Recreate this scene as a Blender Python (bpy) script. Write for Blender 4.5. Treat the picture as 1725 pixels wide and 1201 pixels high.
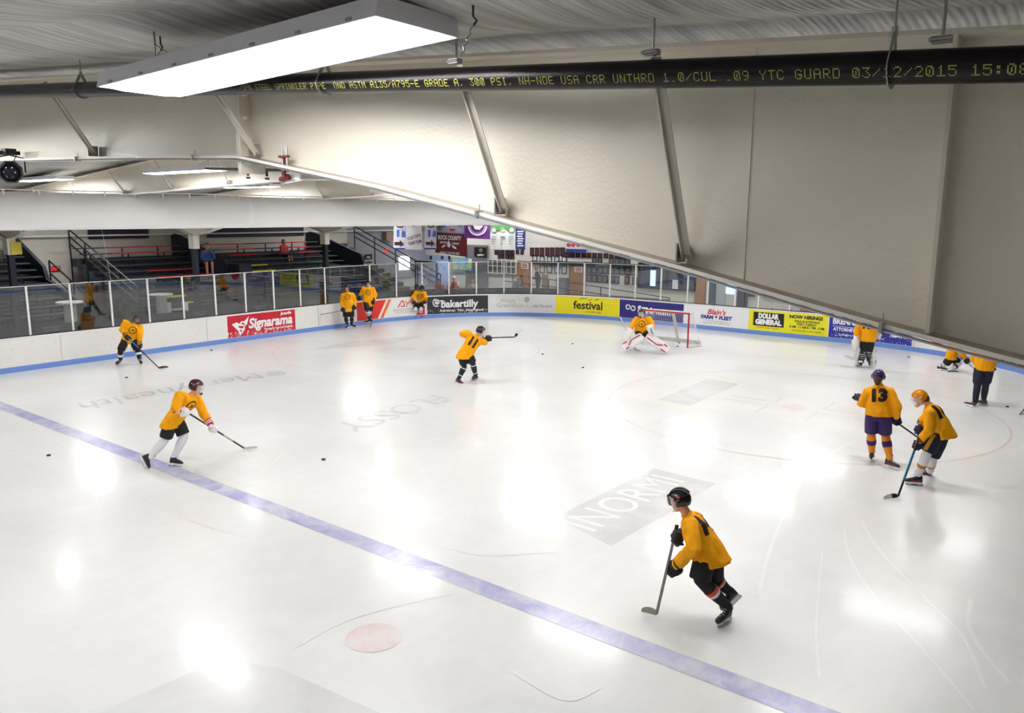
import bpy, bmesh, math, random
import numpy as np
from mathutils import Vector, Matrix, noise
from mathutils.bvhtree import BVHTree
random.seed(7)
V = Vector; PI = math.pi
scene = bpy.context.scene
for o in list(bpy.data.objects): bpy.data.objects.remove(o)

# ------------------------------------------------------------------ camera
W, H = 1725, 1201
CAM = V((12.903, -25.423, 4.647)); FPX = 1334.74
YAW, PITCH, ROLL = 0.6629, 0.17757, 0.004877
cd = V((-math.sin(YAW)*math.cos(PITCH), math.cos(YAW)*math.cos(PITCH), -math.sin(PITCH)))
cr0 = cd.cross(V((0, 0, 1))).normalized(); cu0 = cr0.cross(cd)
cr = cr0*math.cos(ROLL)+cu0*math.sin(ROLL); cu = -cr0*math.sin(ROLL)+cu0*math.cos(ROLL)
cam_data = bpy.data.cameras.new('camera'); cam = bpy.data.objects.new('camera', cam_data)
scene.collection.objects.link(cam)
cam_data.sensor_fit = 'HORIZONTAL'; cam_data.sensor_width = 36; cam_data.lens = FPX/W*36
cam_data.clip_start = .05; cam_data.clip_end = 300
m = Matrix((cr, cu, -cd)).transposed().to_4x4(); m.translation = CAM
cam.matrix_world = m
scene.camera = cam
# ------------------------------------------------------------------ world, exposure
world = bpy.data.worlds.new('world'); scene.world = world; world.use_nodes = True
bgn = world.node_tree.nodes['Background']; bgn.inputs[0].default_value = (.8, .9, 1, 1); bgn.inputs[1].default_value = .3
scene.view_settings.view_transform = 'Standard'; scene.view_settings.look = 'None'
scene.view_settings.exposure = 0.74; scene.view_settings.gamma = 1; scene.view_settings.use_curve_mapping = False
LAMP_POWER = 24.0

def ray(px, py): return cd+cr*((px-W/2)/FPX)-cu*((py-H/2)/FPX)
def az(px, py, z=0.0): v = ray(px, py); return CAM+v*((z-CAM.z)/v.z)
def ay(px, py, y): v = ray(px, py); return CAM+v*((y-CAM.y)/v.y)
def ax(px, py, x): v = ray(px, py); return CAM+v*((x-CAM.x)/v.x)

# ------------------------------------------------------------------ materials
def lin(h):
    h = h.lstrip('#'); c = [int(h[i:i+2], 16)/255 for i in (0, 2, 4)]
    return tuple((x/12.92 if x <= .04045 else ((x+.055)/1.055)**2.4) for x in c)+(1,)
MATS = {}
def mat(name, col, rough=.6, metal=0, spec=.5, var=0, vscale=8, bump=0, bscale=60, coat=0, emit=0, alpha=1):
    if name in MATS: return MATS[name]
    m = bpy.data.materials.new(name); m.use_nodes = True; MATS[name] = m
    nt = m.node_tree; b = nt.nodes['Principled BSDF']; N = nt.nodes.new; L = nt.links.new
    c = lin(col) if isinstance(col, str) else tuple(col)+(1,)
    b.inputs['Base Color'].default_value = c
    b.inputs['Roughness'].default_value = rough; b.inputs['Metallic'].default_value = metal
    b.inputs['Specular IOR Level'].default_value = spec
    b.inputs['Coat Weight'].default_value = coat; b.inputs['Alpha'].default_value = alpha
    if emit:
        b.inputs['Emission Color'].default_value = c; b.inputs['Emission Strength'].default_value = emit
    if var or bump:
        tc = N('ShaderNodeTexCoord')
    if var:
        n = N('ShaderNodeTexNoise'); n.inputs['Scale'].default_value = vscale; n.inputs['Detail'].default_value = 6
        L(tc.outputs['Object'], n.inputs['Vector'])
        mx = N('ShaderNodeMix'); mx.data_type = 'RGBA'
        mx.inputs[6].default_value = tuple(max(0, x*(1-var)) for x in c[:3])+(1,)
        mx.inputs[7].default_value = tuple(min(1, x*(1+var)) for x in c[:3])+(1,)
        L(n.outputs['Fac'], mx.inputs[0]); L(mx.outputs[2], b.inputs['Base Color'])
    if bump:
        n2 = N('ShaderNodeTexNoise'); n2.inputs['Scale'].default_value = bscale; n2.inputs['Detail'].default_value = 4
        L(tc.outputs['Object'], n2.inputs['Vector'])
        bp = N('ShaderNodeBump'); bp.inputs['Strength'].default_value = bump; bp.inputs['Distance'].default_value = .01
        L(n2.outputs['Fac'], bp.inputs['Height']); L(bp.outputs['Normal'], b.inputs['Normal'])
    return m
def chipped(name, base, chip, rough=.4, amt=.5, scale=7, lowz=None, hi=1.0):
    """paint with chips and puck marks of another colour"""
    m = mat(name, base, rough); nt = m.node_tree; b = nt.nodes['Principled BSDF']; N = nt.nodes.new; L = nt.links.new
    tc = N('ShaderNodeTexCoord'); n = N('ShaderNodeTexNoise'); n.inputs['Scale'].default_value = scale
    n.inputs['Detail'].default_value = 7; n.inputs['Roughness'].default_value = .75
    L(tc.outputs['Object'], n.inputs['Vector'])
    src = n.outputs['Fac']
    if lowz is not None:      # wear is denser low down where pucks hit
        sp = N('ShaderNodeSeparateXYZ'); L(tc.outputs['Object'], sp.inputs[0])
        mr = N('ShaderNodeMapRange'); mr.inputs[1].default_value = lowz[0]; mr.inputs[2].default_value = lowz[1]
        mr.inputs[3].default_value = .13; mr.inputs[4].default_value = -.06; L(sp.outputs[2], mr.inputs[0])
        ad = N('ShaderNodeMath'); ad.operation = 'ADD'; L(src, ad.inputs[0]); L(mr.outputs[0], ad.inputs[1]); src = ad.outputs[0]
    rp = N('ShaderNodeValToRGB'); rp.color_ramp.elements[0].position = amt; rp.color_ramp.elements[1].position = amt+.03
    rp.color_ramp.elements[1].color = (hi, hi, hi, 1)
    L(src, rp.inputs[0])
    mx = N('ShaderNodeMix'); mx.data_type = 'RGBA'; mx.inputs[6].default_value = lin(base); mx.inputs[7].default_value = lin(chip)
    L(rp.outputs[0], mx.inputs[0]); L(mx.outputs[2], b.inputs['Base Color'])
    return m
def glassmat(name, tint, gloss=.12, rough=0.0):
    m = bpy.data.materials.new(name); m.use_nodes = True; MATS[name] = m
    nt = m.node_tree; nt.nodes.clear(); N = nt.nodes.new; L = nt.links.new
    o = N('ShaderNodeOutputMaterial'); t = N('ShaderNodeBsdfTransparent'); t.inputs[0].default_value = tuple(tint)+(1,)
    g = N('ShaderNodeBsdfGlossy'); g.inputs['Roughness'].default_value = rough
    fr = N('ShaderNodeLayerWeight'); fr.inputs[0].default_value = .25
    mr = N('ShaderNodeMapRange'); mr.inputs[3].default_value = gloss*.5; mr.inputs[4].default_value = min(1, gloss*5)
    L(fr.outputs['Fresnel'], mr.inputs[0]); mx = N('ShaderNodeMixShader')
    L(mr.outputs[0], mx.inputs[0]); L(t.outputs[0], mx.inputs[1]); L(g.outputs[0], mx.inputs[2]); L(mx.outputs[0], o.inputs[0])
    return m

def ice_mat(name, tintcol=None, fade=.5, fscale=1.2):
    """glossy white ice; painted marks under the ice pass a colour and fade out in patches"""
    m = bpy.data.materials.new(name); m.use_nodes = True; MATS[name] = m
    nt = m.node_tree; b = nt.nodes['Principled BSDF']; N = nt.nodes.new; L = nt.links.new
    tc = N('ShaderNodeTexCoord'); g = N('ShaderNodeNewGeometry')
    def nz(scale, det=6, rough=.6, sx=1, sy=1, dist=0):
        mp = N('ShaderNodeMapping'); mp.inputs['Scale'].default_value = (sx, sy, 1); L(g.outputs['Position'], mp.inputs[0])
        n = N('ShaderNodeTexNoise'); n.inputs['Scale'].default_value = scale; n.inputs['Detail'].default_value = det
        n.inputs['Roughness'].default_value = rough; n.inputs['Distortion'].default_value = dist
        L(mp.outputs[0], n.inputs['Vector']); return n.outputs['Fac']
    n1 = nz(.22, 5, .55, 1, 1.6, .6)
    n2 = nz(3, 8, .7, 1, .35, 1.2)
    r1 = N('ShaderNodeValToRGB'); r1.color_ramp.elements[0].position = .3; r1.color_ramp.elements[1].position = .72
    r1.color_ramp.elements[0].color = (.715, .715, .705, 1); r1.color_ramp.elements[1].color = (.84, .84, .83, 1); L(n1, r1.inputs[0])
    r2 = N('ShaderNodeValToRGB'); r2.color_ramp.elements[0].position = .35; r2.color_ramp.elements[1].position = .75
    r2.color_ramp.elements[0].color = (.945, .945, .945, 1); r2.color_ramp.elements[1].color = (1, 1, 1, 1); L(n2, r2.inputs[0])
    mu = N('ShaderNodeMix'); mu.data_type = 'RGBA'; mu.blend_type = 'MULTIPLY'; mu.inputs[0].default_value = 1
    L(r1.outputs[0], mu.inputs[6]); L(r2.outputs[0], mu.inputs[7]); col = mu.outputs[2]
    if tintcol:
        n3 = nz(fscale, 6, .7, 1, 1, .5)
        r3 = N('ShaderNodeValToRGB'); r3.color_ramp.elements[0].position = .38; r3.color_ramp.elements[1].position = .62
        r3.color_ramp.elements[0].color = (fade*.35,)*3+(1,); r3.color_ramp.elements[1].color = (fade,)*3+(1,); L(n3, r3.inputs[0])
        m2 = N('ShaderNodeMix'); m2.data_type = 'RGBA'; L(r3.outputs[0], m2.inputs[0]); L(col, m2.inputs[6])
        m2.inputs[7].default_value = lin(tintcol); col = m2.outputs[2]
    # fine skate scratches: stretched noises crossing one another
    L(col, b.inputs['Base Color'])
    rr = N('ShaderNodeMapRange'); L(n2, rr.inputs[0]); rr.inputs[3].default_value = .26; rr.inputs[4].default_value = .38
    b.inputs['Coat Weight'].default_value = .35; b.inputs['Coat Roughness'].default_value = .13; b.inputs['Coat IOR'].default_value = 1.33
    L(rr.outputs[0], b.inputs['Roughness']); b.inputs['Specular IOR Level'].default_value = .42
    n4 = nz(26, 3, .6, 1, .06, .3); n5 = nz(26, 3, .6, .06, 1, .3)
    a = N('ShaderNodeMath'); a.operation = 'ADD'; L(n4, a.inputs[0]); L(n5, a.inputs[1])
    bp = N('ShaderNodeBump'); bp.inputs['Strength'].default_value = .09; bp.inputs['Distance'].default_value = .004
    L(a.outputs[0], bp.inputs['Height']); L(bp.outputs[0], b.inputs['Normal'])
    return m

# ------------------------------------------------------------------ objects
OFF = {}
def tag(o, label=None, cat=None, group=None, kind=None):
    if label: o['label'] = label
    if cat: o['category'] = cat
    if group: o['group'] = group
    if kind: o['kind'] = kind
    return o
def thing(name, label, cat, loc=(0, 0, 0), group=None):
    o = bpy.data.objects.new(name, None); scene.collection.objects.link(o); o.location = loc; OFF[o.name] = V(loc)
    o.empty_display_size = .1
    return tag(o, label, cat, group)
class MB:
    def __init__(s): s.v = []; s.f = []; s.mi = []; s.cur = 0
    def add(s, vs, fs):
        n = len(s.v); s.v += [V(x) for x in vs]; s.f += [tuple(i+n for i in f) for f in fs]; s.mi += [s.cur]*len(fs)
    def box(s, c, sz, R=None):
        c = V(c); hx, hy, hz = sz[0]/2, sz[1]/2, sz[2]/2; vs = []
        for x in (-hx, hx):
            for y in (-hy, hy):
                for z in (-hz, hz):
                    p = V((x, y, z)); vs.append(c+(R @ p if R else p))
        s.add(vs, [(0, 1, 3, 2), (4, 6, 7, 5), (0, 4, 5, 1), (2, 3, 7, 6), (0, 2, 6, 4), (1, 5, 7, 3)])
    def bb(s, a, b):
        s.box([(a[i]+b[i])/2 for i in range(3)], [abs(b[i]-a[i]) for i in range(3)])
    def bar(s, a, b, w, h, up=(0, 0, 1)):
        a = V(a); b = V(b); d = (b-a); L = d.length
        if L < 1e-6: return
        d /= L; up = V(up); r = d.cross(up)
        if r.length < 1e-4: r = d.cross(V((1, 0, 0)))
        r.normalize(); u = r.cross(d)
        s.box((a+b)/2, (L, w, h), Matrix((d, r, u)).transposed())
    def loft(s, rings, caps=True, closed=True):
        n = len(rings[0]); vs = [p for r in rings for p in r]; fs = []
        for i in range(len(rings)-1):
            for j in range(n if closed else n-1):
                k = (j+1) % n; fs.append((i*n+j, i*n+k, (i+1)*n+k, (i+1)*n+j))
        if caps: fs.append(tuple(reversed(range(n)))); fs.append(tuple(range((len(rings)-1)*n, len(rings)*n)))
        s.add(vs, fs)
    def tube(s, pts, r, seg=8, caps=True):
        pts = [V(p) for p in pts]; n = len(pts); rs = r if isinstance(r, (list, tuple)) else [r]*n
        rings = []; ref = None
        for i, p in enumerate(pts):
            t = (pts[min(i+1, n-1)]-pts[max(i-1, 0)]).normalized()
            if ref is None: ref = t.orthogonal().normalized()
            ref = (ref-t*ref.dot(t)).normalized(); b = t.cross(ref)
            rings.append([p+(ref*math.cos(2*PI*k/seg)+b*math.sin(2*PI*k/seg))*rs[i] for k in range(seg)])
        s.loft(rings, caps)
    def ell(s, c, axs, seg=12, rg=8, z0=-1, z1=1):
        A, B, Cc = [V(a) for a in axs]; rings = []
        for i in range(rg+1):
            t = -PI/2+PI*i/rg; t = max(math.asin(z0), min(math.asin(z1), t)); ct = max(math.cos(t), .02)
            rings.append([V(c)+Cc*math.sin(t)+(A*math.cos(2*PI*k/seg)+B*math.sin(2*PI*k/seg))*ct for k in range(seg)])
        s.loft(rings)
    def prism(s, poly, fn, t0, t1):
        """poly 2D, fn(u,v,t)->3D"""
        n = len(poly); vs = [fn(u, v, t0) for u, v in poly]+[fn(u, v, t1) for u, v in poly]
        s.add(vs, [tuple(reversed(range(n))), tuple(range(n, 2*n))]+[(i, (i+1) % n, n+(i+1) % n, n+i) for i in range(n)])
    def build(s, name, m, parent=None, smooth=False, bevel=0):
        me = bpy.data.meshes.new(name); off = OFF.get(parent.name, V((0, 0, 0))) if parent else V((0, 0, 0))
        me.from_pydata([tuple(v-off) for v in s.v], [], s.f)
        ms = m if isinstance(m, (list, tuple)) else [m]
        for x in ms: me.materials.append(x)
        if len(ms) > 1: me.polygons.foreach_set('material_index', s.mi)
        bm = bmesh.new(); bm.from_mesh(me)
        zs = [v.co.z for v in bm.verts]
        if zs and max(zs)-min(zs) < 1e-5:
            bm.normal_update(); bmesh.ops.reverse_faces(bm, faces=[f for f in bm.faces if f.normal.z < 0])
        else: bmesh.ops.recalc_face_normals(bm, faces=bm.faces)
        if bevel: bmesh.ops.bevel(bm, geom=bm.edges[:], offset=bevel, segments=2, affect='EDGES', clamp_overlap=True)
        bm.to_mesh(me); bm.free()
        if smooth:
            me.polygons.foreach_set('use_smooth', [True]*len(me.polygons))
            try: me.set_sharp_from_angle(angle=math.radians(40))
            except Exception: pass
        o = bpy.data.objects.new(name, me); scene.collection.objects.link(o)
        if parent: o.parent = parent
        OFF[o.name] = off
        return o
def struct(name, mb, m, parent=None, **k):
    o = mb.build(name, m, parent, **k); o['kind'] = 'structure'; return o
def single(name, mb, m, label, cat, group=None, **k): return tag(mb.build(name, m, **k), label, cat, group)
def copy_tree(o, parent=None):
    c = o.copy(); scene.collection.objects.link(c)
    if parent: c.parent = parent
    for ch in list(o.children): copy_tree(ch, c)
    return c

def text_geo(body, size=1, bold=0, shear=0, align='CENTER', spacing=1, maxlen=0, res=3):
    cv = bpy.data.curves.new('t', 'FONT'); cv.body = body; cv.size = size; cv.align_x = align; cv.align_y = 'CENTER'
    cv.offset = bold; cv.shear = shear; cv.space_character = spacing; cv.resolution_u = res
    o = bpy.data.objects.new('t', cv); scene.collection.objects.link(o)
    dg = bpy.context.evaluated_depsgraph_get(); me = bpy.data.meshes.new_from_object(o.evaluated_get(dg))
    bm = bmesh.new(); bm.from_mesh(me); bmesh.ops.triangulate(bm, faces=bm.faces)
    if maxlen:
        for _ in range(6):
            es = [e for e in bm.edges if e.calc_length() > maxlen]
            if not es: break
            bmesh.ops.subdivide_edges(bm, edges=es, cuts=1); bmesh.ops.triangulate(bm, faces=bm.faces)
    bm.verts.ensure_lookup_table()
    vs = [(v.co.x, v.co.y) for v in bm.verts]; fs = [tuple(v.index for v in f.verts) for f in bm.faces]
    bm.free(); bpy.data.objects.remove(o); bpy.data.meshes.remove(me); bpy.data.curves.remove(cv)
    return vs, fs
def put_text(mb, body, fn, size, width=None, maxlen=0, **k):
    """fn(u,v) -> 3D; width stretches the text to that length"""
    vs, fs = text_geo(body, size, maxlen=maxlen, **k)
    if not vs: return
    if width:
        w = max(v[0] for v in vs)-min(v[0] for v in vs); c = (max(v[0] for v in vs)+min(v[0] for v in vs))/2
        vs = [((v[0]-c)*width/w, v[1]) for v in vs]
    mb.add([fn(u, v) for u, v in vs], fs)

def blob(name, tubes, m, parent, vox=.02, it=3, wr=0, wscale=(9, 9, 4)):
    """union of closed lofts remeshed into ONE continuous skin; returns object and its BVH in world space"""
    mb = MB()
    for t in tubes: mb.loft(t)
    me = bpy.data.meshes.new('tmp'); me.from_pydata([tuple(v) for v in mb.v], [], mb.f)
    bm = bmesh.new(); bm.from_mesh(me); bmesh.ops.recalc_face_normals(bm, faces=bm.faces); bm.to_mesh(me); bm.free()
    o = bpy.data.objects.new('tmp', me); scene.collection.objects.link(o)
    md = o.modifiers.new('r', 'REMESH'); md.mode = 'VOXEL'; md.voxel_size = vox
    dg = bpy.context.evaluated_depsgraph_get(); me2 = bpy.data.meshes.new_from_object(o.evaluated_get(dg))
    bpy.data.objects.remove(o); bpy.data.meshes.remove(me)
    bm = bmesh.new(); bm.from_mesh(me2)
    for _ in range(it): bmesh.ops.smooth_vert(bm, verts=bm.verts, factor=.5, use_axis_x=True, use_axis_y=True, use_axis_z=True)
    if wr:
        bm.normal_update(); ds = []
        for v in bm.verts:
            q = v.co; n1 = noise.noise(V((q.x*wscale[0], q.y*wscale[1], q.z*wscale[2]+q.x*4)))
            ds.append(v.normal*((.4-abs(n1)*2)*wr))
        for v, d_ in zip(bm.verts, ds): v.co += d_
    bm.normal_update()
    vs = [v.co.copy() for v in bm.verts]; fs = [tuple(v.index for v in f.verts) for f in bm.faces]
    bm.free(); bpy.data.meshes.remove(me2)
    bvh = BVHTree.FromPolygons(vs, fs)
    off = OFF.get(parent.name, V((0, 0, 0))) if parent else V((0, 0, 0))
    me = bpy.data.meshes.new(name); me.from_pydata([tuple(v-off) for v in vs], [], fs); me.materials.append(m)
    me.polygons.foreach_set('use_smooth', [True]*len(me.polygons))
    o = bpy.data.objects.new(name, me); scene.collection.objects.link(o)
    if parent: o.parent = parent
    OFF[o.name] = off
    return o, bvh
def rt(pts, seg=10, cap=True):
    """round tube rings from [(point, radius)] (rounded ends)"""
    P = [V(p[0]) for p in pts]; R = [p[1] for p in pts]
    if cap:
        a = (P[0]-P[1]).normalized(); b = (P[-1]-P[-2]).normalized()
        P = [P[0]+a*R[0]*.95, P[0]+a*R[0]*.7]+P+[P[-1]+b*R[-1]*.7, P[-1]+b*R[-1]*.95]
        R = [R[0]*.3, R[0]*.72]+R+[R[-1]*.72, R[-1]*.3]
    rings = []; ref = None; n = len(P)
    for i in range(n):
        t = (P[min(i+1, n-1)]-P[max(i-1, 0)]).normalized()
        if ref is None: ref = t.orthogonal().normalized()
        ref = (ref-t*ref.dot(t)).normalized(); b = t.cross(ref)
        rings.append([P[i]+(ref*math.cos(2*PI*k/seg)+b*math.sin(2*PI*k/seg))*R[i] for k in range(seg)])
    return rings
def er(c, A, B, seg=16): return [V(c)+V(A)*math.cos(2*PI*k/seg)+V(B)*math.sin(2*PI*k/seg) for k in range(seg)]

# ------------------------------------------------------------------ rink outline
HW, EY, RR = 12.67, 5.09, 8.06
def rink(s, off=0.0, z=0.0):
    """s = length along the inner board face, 0 where the left corner begins, growing to the right as seen from the ice"""
    cy = EY-RR; cx = HW-RR; q = RR*PI/2
    if s < 0: p = V((-HW, cy+s)); n = V((1, 0))
    elif s < q: a = s/RR; n = V((math.cos(a), -math.sin(a))); p = V((-cx, cy))-n*RR
    elif s < q+2*cx: p = V((-cx+s-q, EY)); n = V((0, -1))
    elif s < 2*q+2*cx: a = (s-q-2*cx)/RR; n = V((-math.sin(a), -math.cos(a))); p = V((cx, cy))-n*RR
    else: p = V((HW, cy-(s-2*q-2*cx))); n = V((-1, 0))
    return V((p.x+n.x*off, p.y+n.y*off, z))
def strip(mb, s0, s1, prof, step=.3):
    n = max(1, int(abs(s1-s0)/step)); mb.loft([[rink(s0+(s1-s0)*i/n, o_, z_) for o_, z_ in prof] for i in range(n+1)])
# ================================================================== THE HALL
M = mat
cream = M('cream_steel', '#e2dccd', .38, var=.05, vscale=2.5, bump=.25, bscale=45)
cream2 = M('cream_edge', '#efece4', .4)
whitep = M('white_paint', '#eeeeec', .5)
chalk = M('white_panel', '#e9e7e6', .6, var=.03, vscale=3)
block = M('pale_block', '#c9c5bb', .8, var=.08, vscale=5)
concrete = M('concrete', '#77777a', .8, var=.15, vscale=3)
navy = M('dark_navy', '#1b2030', .6, var=.2, vscale=6)
char = M('charcoal', '#2c3038', .7, var=.25, vscale=5)
black = M('black_paint', '#0d0e12', .45)
steel = M('galvanized', '#a8a8a8', .4, .8)
darkst = M('dark_steel', '#3a3a3e', .5, .5)
rust = M('rust', '#7a3a28', .7, var=.4, vscale=80)
YB = -21.9
FR = [YB, -15.6, -9.5, -3.5, 2.6]
BOT = [(0, 5.30), (3.4, 5.19), (5.95, 5.12), (7.72, 5.055), (9.19, 4.82), (10.1, 4.64), (11.21, 4.42), (12.14, 4.22), (12.62, 4.13), (13.6, 3.92), (14.3, 3.84), (15.6, 4.14), (17.5, 4.35), (20.5, 4.42)]
def zbot(x):
    x = abs(x)
    for (a, p), (b, q) in zip(BOT, BOT[1:]):
        if x <= b: return p+(q-p)*(x-a)/(b-a)
    return BOT[-1][1]
def ztop(x): return 5.31+.0757*(12.24-abs(x))
def zceil(x): return ztop(x)+.10
# ---- ceiling: insulation blankets sagging between the seams
def ceil_mat():
    m = M('ceiling_blanket', '#a9a8a6', .45); nt = m.node_tree; b = nt.nodes['Principled BSDF']; N = nt.nodes.new; L = nt.links.new
    g = N('ShaderNodeNewGeometry'); sp = N('ShaderNodeSeparateXYZ'); L(g.outputs['Position'], sp.inputs[0])
    w = N('ShaderNodeTexWave'); w.bands_direction = 'X'; w.inputs['Scale'].default_value = 9; w.inputs['Distortion'].default_value = 1.5
    w.inputs['Detail'].default_value = 3; L(g.outputs['Position'], w.inputs['Vector'])
    mp = N('ShaderNodeMapping'); mp.inputs['Scale'].default_value = (5, .5, 1); L(g.outputs['Position'], mp.inputs[0])
    n = N('ShaderNodeTexNoise'); n.inputs['Scale'].default_value = 3; n.inputs['Detail'].default_value = 8; L(mp.outputs[0], n.inputs['Vector'])
    a = N('ShaderNodeMath'); a.operation = 'MULTIPLY_ADD'; L(w.outputs['Fac'], a.inputs[0]); a.inputs[1].default_value = .6; L(n.outputs['Fac'], a.inputs[2])
    bp = N('ShaderNodeBump'); bp.inputs['Strength'].default_value = .45; bp.inputs['Distance'].default_value = .012
    L(a.outputs[0], bp.inputs['Height']); L(bp.outputs[0], b.inputs['Normal'])
    cr_ = N('ShaderNodeValToRGB'); cr_.color_ramp.elements[0].color = lin('#8f8e8b'); cr_.color_ramp.elements[1].color = lin('#c9c7c2')
    cr_.color_ramp.elements[0].position = .3; cr_.color_ramp.elements[1].position = .65
    L(n.outputs['Fac'], cr_.inputs[0]); L(cr_.outputs[0], b.inputs['Base Color']); return m
cmat = ceil_mat()
mb = MB(); xs = [-20.4+i*.34 for i in range(101)]; ys = [-38+.12*i for i in range(int((9.2+38)/.12)+1)]
for x in xs:
    for y in ys:
        ph = (y+21.9)/1.22; sag = abs(math.sin(PI*ph))
        mb.v.append(V((x, y, zceil(x)+.012-.055*sag+.012*math.sin(x*2*PI/1.12)*sag+.006*noise.noise(V((x*2, y*2, 0))))))
ny = len(ys)
for i in range(len(xs)-1):
    for j in range(ny-1):
        mb.f.append((i*ny+j, (i+1)*ny+j, (i+1)*ny+j+1, i*ny+j+1)); mb.mi.append(0)
struct('ceiling', mb, cmat, smooth=True)
mb = MB(); mb.bb((13.6, -38, 4.22), (20.8, 9.2, 4.3)); struct('ceiling_aisles', mb, char)
# roof skin above the blankets closes the hall
mb = MB(); mb.bb((-21, -38, 6.75), (21, 9.4, 6.8)); struct('ceiling_deck', mb, chalk)
# ---- walls and floors
mb = MB(); mb.bb((-21.2, -38, -.1), (21, 9.4, -.03)); struct('floor', mb, concrete)
mb = MB(); mb.bb((-20.7, -38, 0), (-20.5, 9.2, 5.1)); struct('wall_left', mb, block)
mb = MB(); mb.bb((20.5, -38, 0), (20.7, 9.2, 4.22)); struct('wall_right', mb, block)
mb = MB(); mb.bb((-20.7, 9.0, -.03), (20.7, 9.2, 6.7)); struct('wall_end', mb, M('end_wall', '#d3d0c9', .7, var=.05))
mb = MB(); mb.bb((-20.7, -38.2, -.03), (20.7, -38, 6.7)); struct('wall_rear', mb, block)
# fabric air duct hanging under the beams along the left side
DX, DZ = -7.0, 4.665
t = thing('air_duct', 'long white fabric air duct hanging under the beams above the left stands', 'duct', (DX, -15, DZ))
def dring(y, k=1.0): return [V((DX+.36*k*math.cos(a), y, DZ+.43*k*math.sin(a))) for a in [2*PI*i/40 for i in range(40)]]
mb = MB(); mb.loft([dring(-37+.9*i, 1+.004*math.sin(i*2.1)) for i in range(52)]); mb.build('duct_body', chalk, t, smooth=True)
for y in (-37, -24.5, -12.2, .6): mb = MB(); mb.loft([dring(y-.05, 1.012), dring(y+.05, 1.012)], False); mb.build('seam', whitep, t, smooth=True)
mb = MB(); mb.tube([(DX+.2, -37, DZ+.47), (DX+.2, 8.8, DZ+.47)], .014, 6); mb.build('suspension_rail', cream2, t)
hk = MB()
for i in range(62): mb = MB(); y = -36.6+i*.73; mb.bb((DX+.19, y, DZ+.36), (DX+.21, y+.035, DZ+.46)); mb.build('hanging_clip', cream2, t)
for z, x, lab in ((5.2, -8.2, 'thin dark conduit running along above the white duct'), (5.26, -8.6, 'thinner grey conduit behind the white duct')):
    mb = MB(); mb.tube([(x, -15.4, z-.22), (x, 8.9, z-.22)], .012, 6); single('conduit', mb, darkst, lab, 'pipe')
mb = MB(); mb.bb((13.5, -38, 4.12), (13.58, 9, 5.3)); struct('wall_fascia_right', mb, chalk)
# raised concourse behind the left glass and the end curve
mb = MB(); mb.bb((-20.5, -38, -.03), (-13.0, 8.99, .45)); struct('floor_concourse', mb, concrete)

# ---- ice and its painted marks
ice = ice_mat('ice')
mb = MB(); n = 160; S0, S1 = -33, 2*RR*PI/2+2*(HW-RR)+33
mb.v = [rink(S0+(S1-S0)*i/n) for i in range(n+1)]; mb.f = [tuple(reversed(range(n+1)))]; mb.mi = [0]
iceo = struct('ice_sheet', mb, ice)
OFF[iceo.name] = V((0, 0, 0))
blueice = ice_mat('ice_blue', '#7c7cc2', .80, 1.3); redice = ice_mat('ice_red', '#d8a09b', .45, 2); greyice = ice_mat('ice_grey', '#9b9a9e', .42, .8)
greyice2 = ice_mat('ice_grey_dark', '#8a8c91', .36, 1.0); yelice = ice_mat('ice_yellow', '#e6dfb4', .5, 2); whiteice = ice_mat('ice_white', '#ffffff', .35, 2); wordice = ice_mat('ice_word', '#77797e', .55, 1.0)
def flat(poly, z=.003): return [V((x, y, z)) for x, y in poly]
def mark(name, polys, m, z=.003, label=None):
    mb = MB()
    for p in polys: mb.add(flat(p, z), [tuple(range(len(p)))])
    o = mb.build(name, m, iceo)
    if label: o['label'] = label
    return o
def ringpolys(cx, cy, r, w, a0=0, a1=2*PI, n=96):
    out = []
    for i in range(n):
        t0 = a0+(a1-a0)*i/n; t1 = a0+(a1-a0)*(i+1)/n
        out.append([(cx+(r-w)*math.cos(t0), cy+(r-w)*math.sin(t0)), (cx+r*math.cos(t0), cy+r*math.sin(t0)), (cx+r*math.cos(t1), cy+r*math.sin(t1)), (cx+(r-w)*math.cos(t1), cy+(r-w)*math.sin(t1))])
    return out
def disc(cx, cy, r, n=32): return [(cx+r*math.cos(2*PI*i/n), cy+r*math.sin(2*PI*i/n)) for i in range(n)]
mark('blue_line', [[(-HW, -18.44), (HW, -18.44), (HW, -18.12), (-HW, -18.12)]], blueice, label='pale blue line across the ice')
mark('center_circle', ringpolys(0, -27.3, 4.57, .06), blueice)
mark('center_line', [[(-HW, -27.45), (HW, -27.45), (HW, -27.15), (-HW, -27.15)]], redice)
mark('goal_line', [[(-HW+.3, .30), (HW-.3, .30), (HW-.3, .36), (-HW+.3, .36)]], redice)
for sx in (-1, 1):
    mark('faceoff_circle', ringpolys(6.7*sx, -6.15, 4.57, .055), redice)
    mark('faceoff_dot', [disc(6.7*sx, -6.15, .3)], redice, .004)
    mark('faceoff_dot', [disc(6.7*sx, -19.95, .31)], redice, .004)
    for a in (-1, 1):
        for b in (-1, 1):
            x, y = 6.7*sx+a*.6, -6.15+b*.23
            mark('restraining_mark', [[(x, y), (x+a*1.2, y), (x+a*1.2, y+.05), (x, y+.05)]], redice)
            mark('restraining_mark', [[(x, y), (x, y+b*.9), (x+.05, y+b*.9), (x+.05, y)]], redice, .004)
mark('goal_crease', [[(-.2+1.83*math.cos(t), .33-1.83*math.sin(t)) for t in [PI*i/24 for i in range(25)]]], ice_mat('ice_crease', '#b9cbe8', .35, 2), .002)
def gp(px, py): p = az(px, py); return (p.x, p.y)
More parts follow.
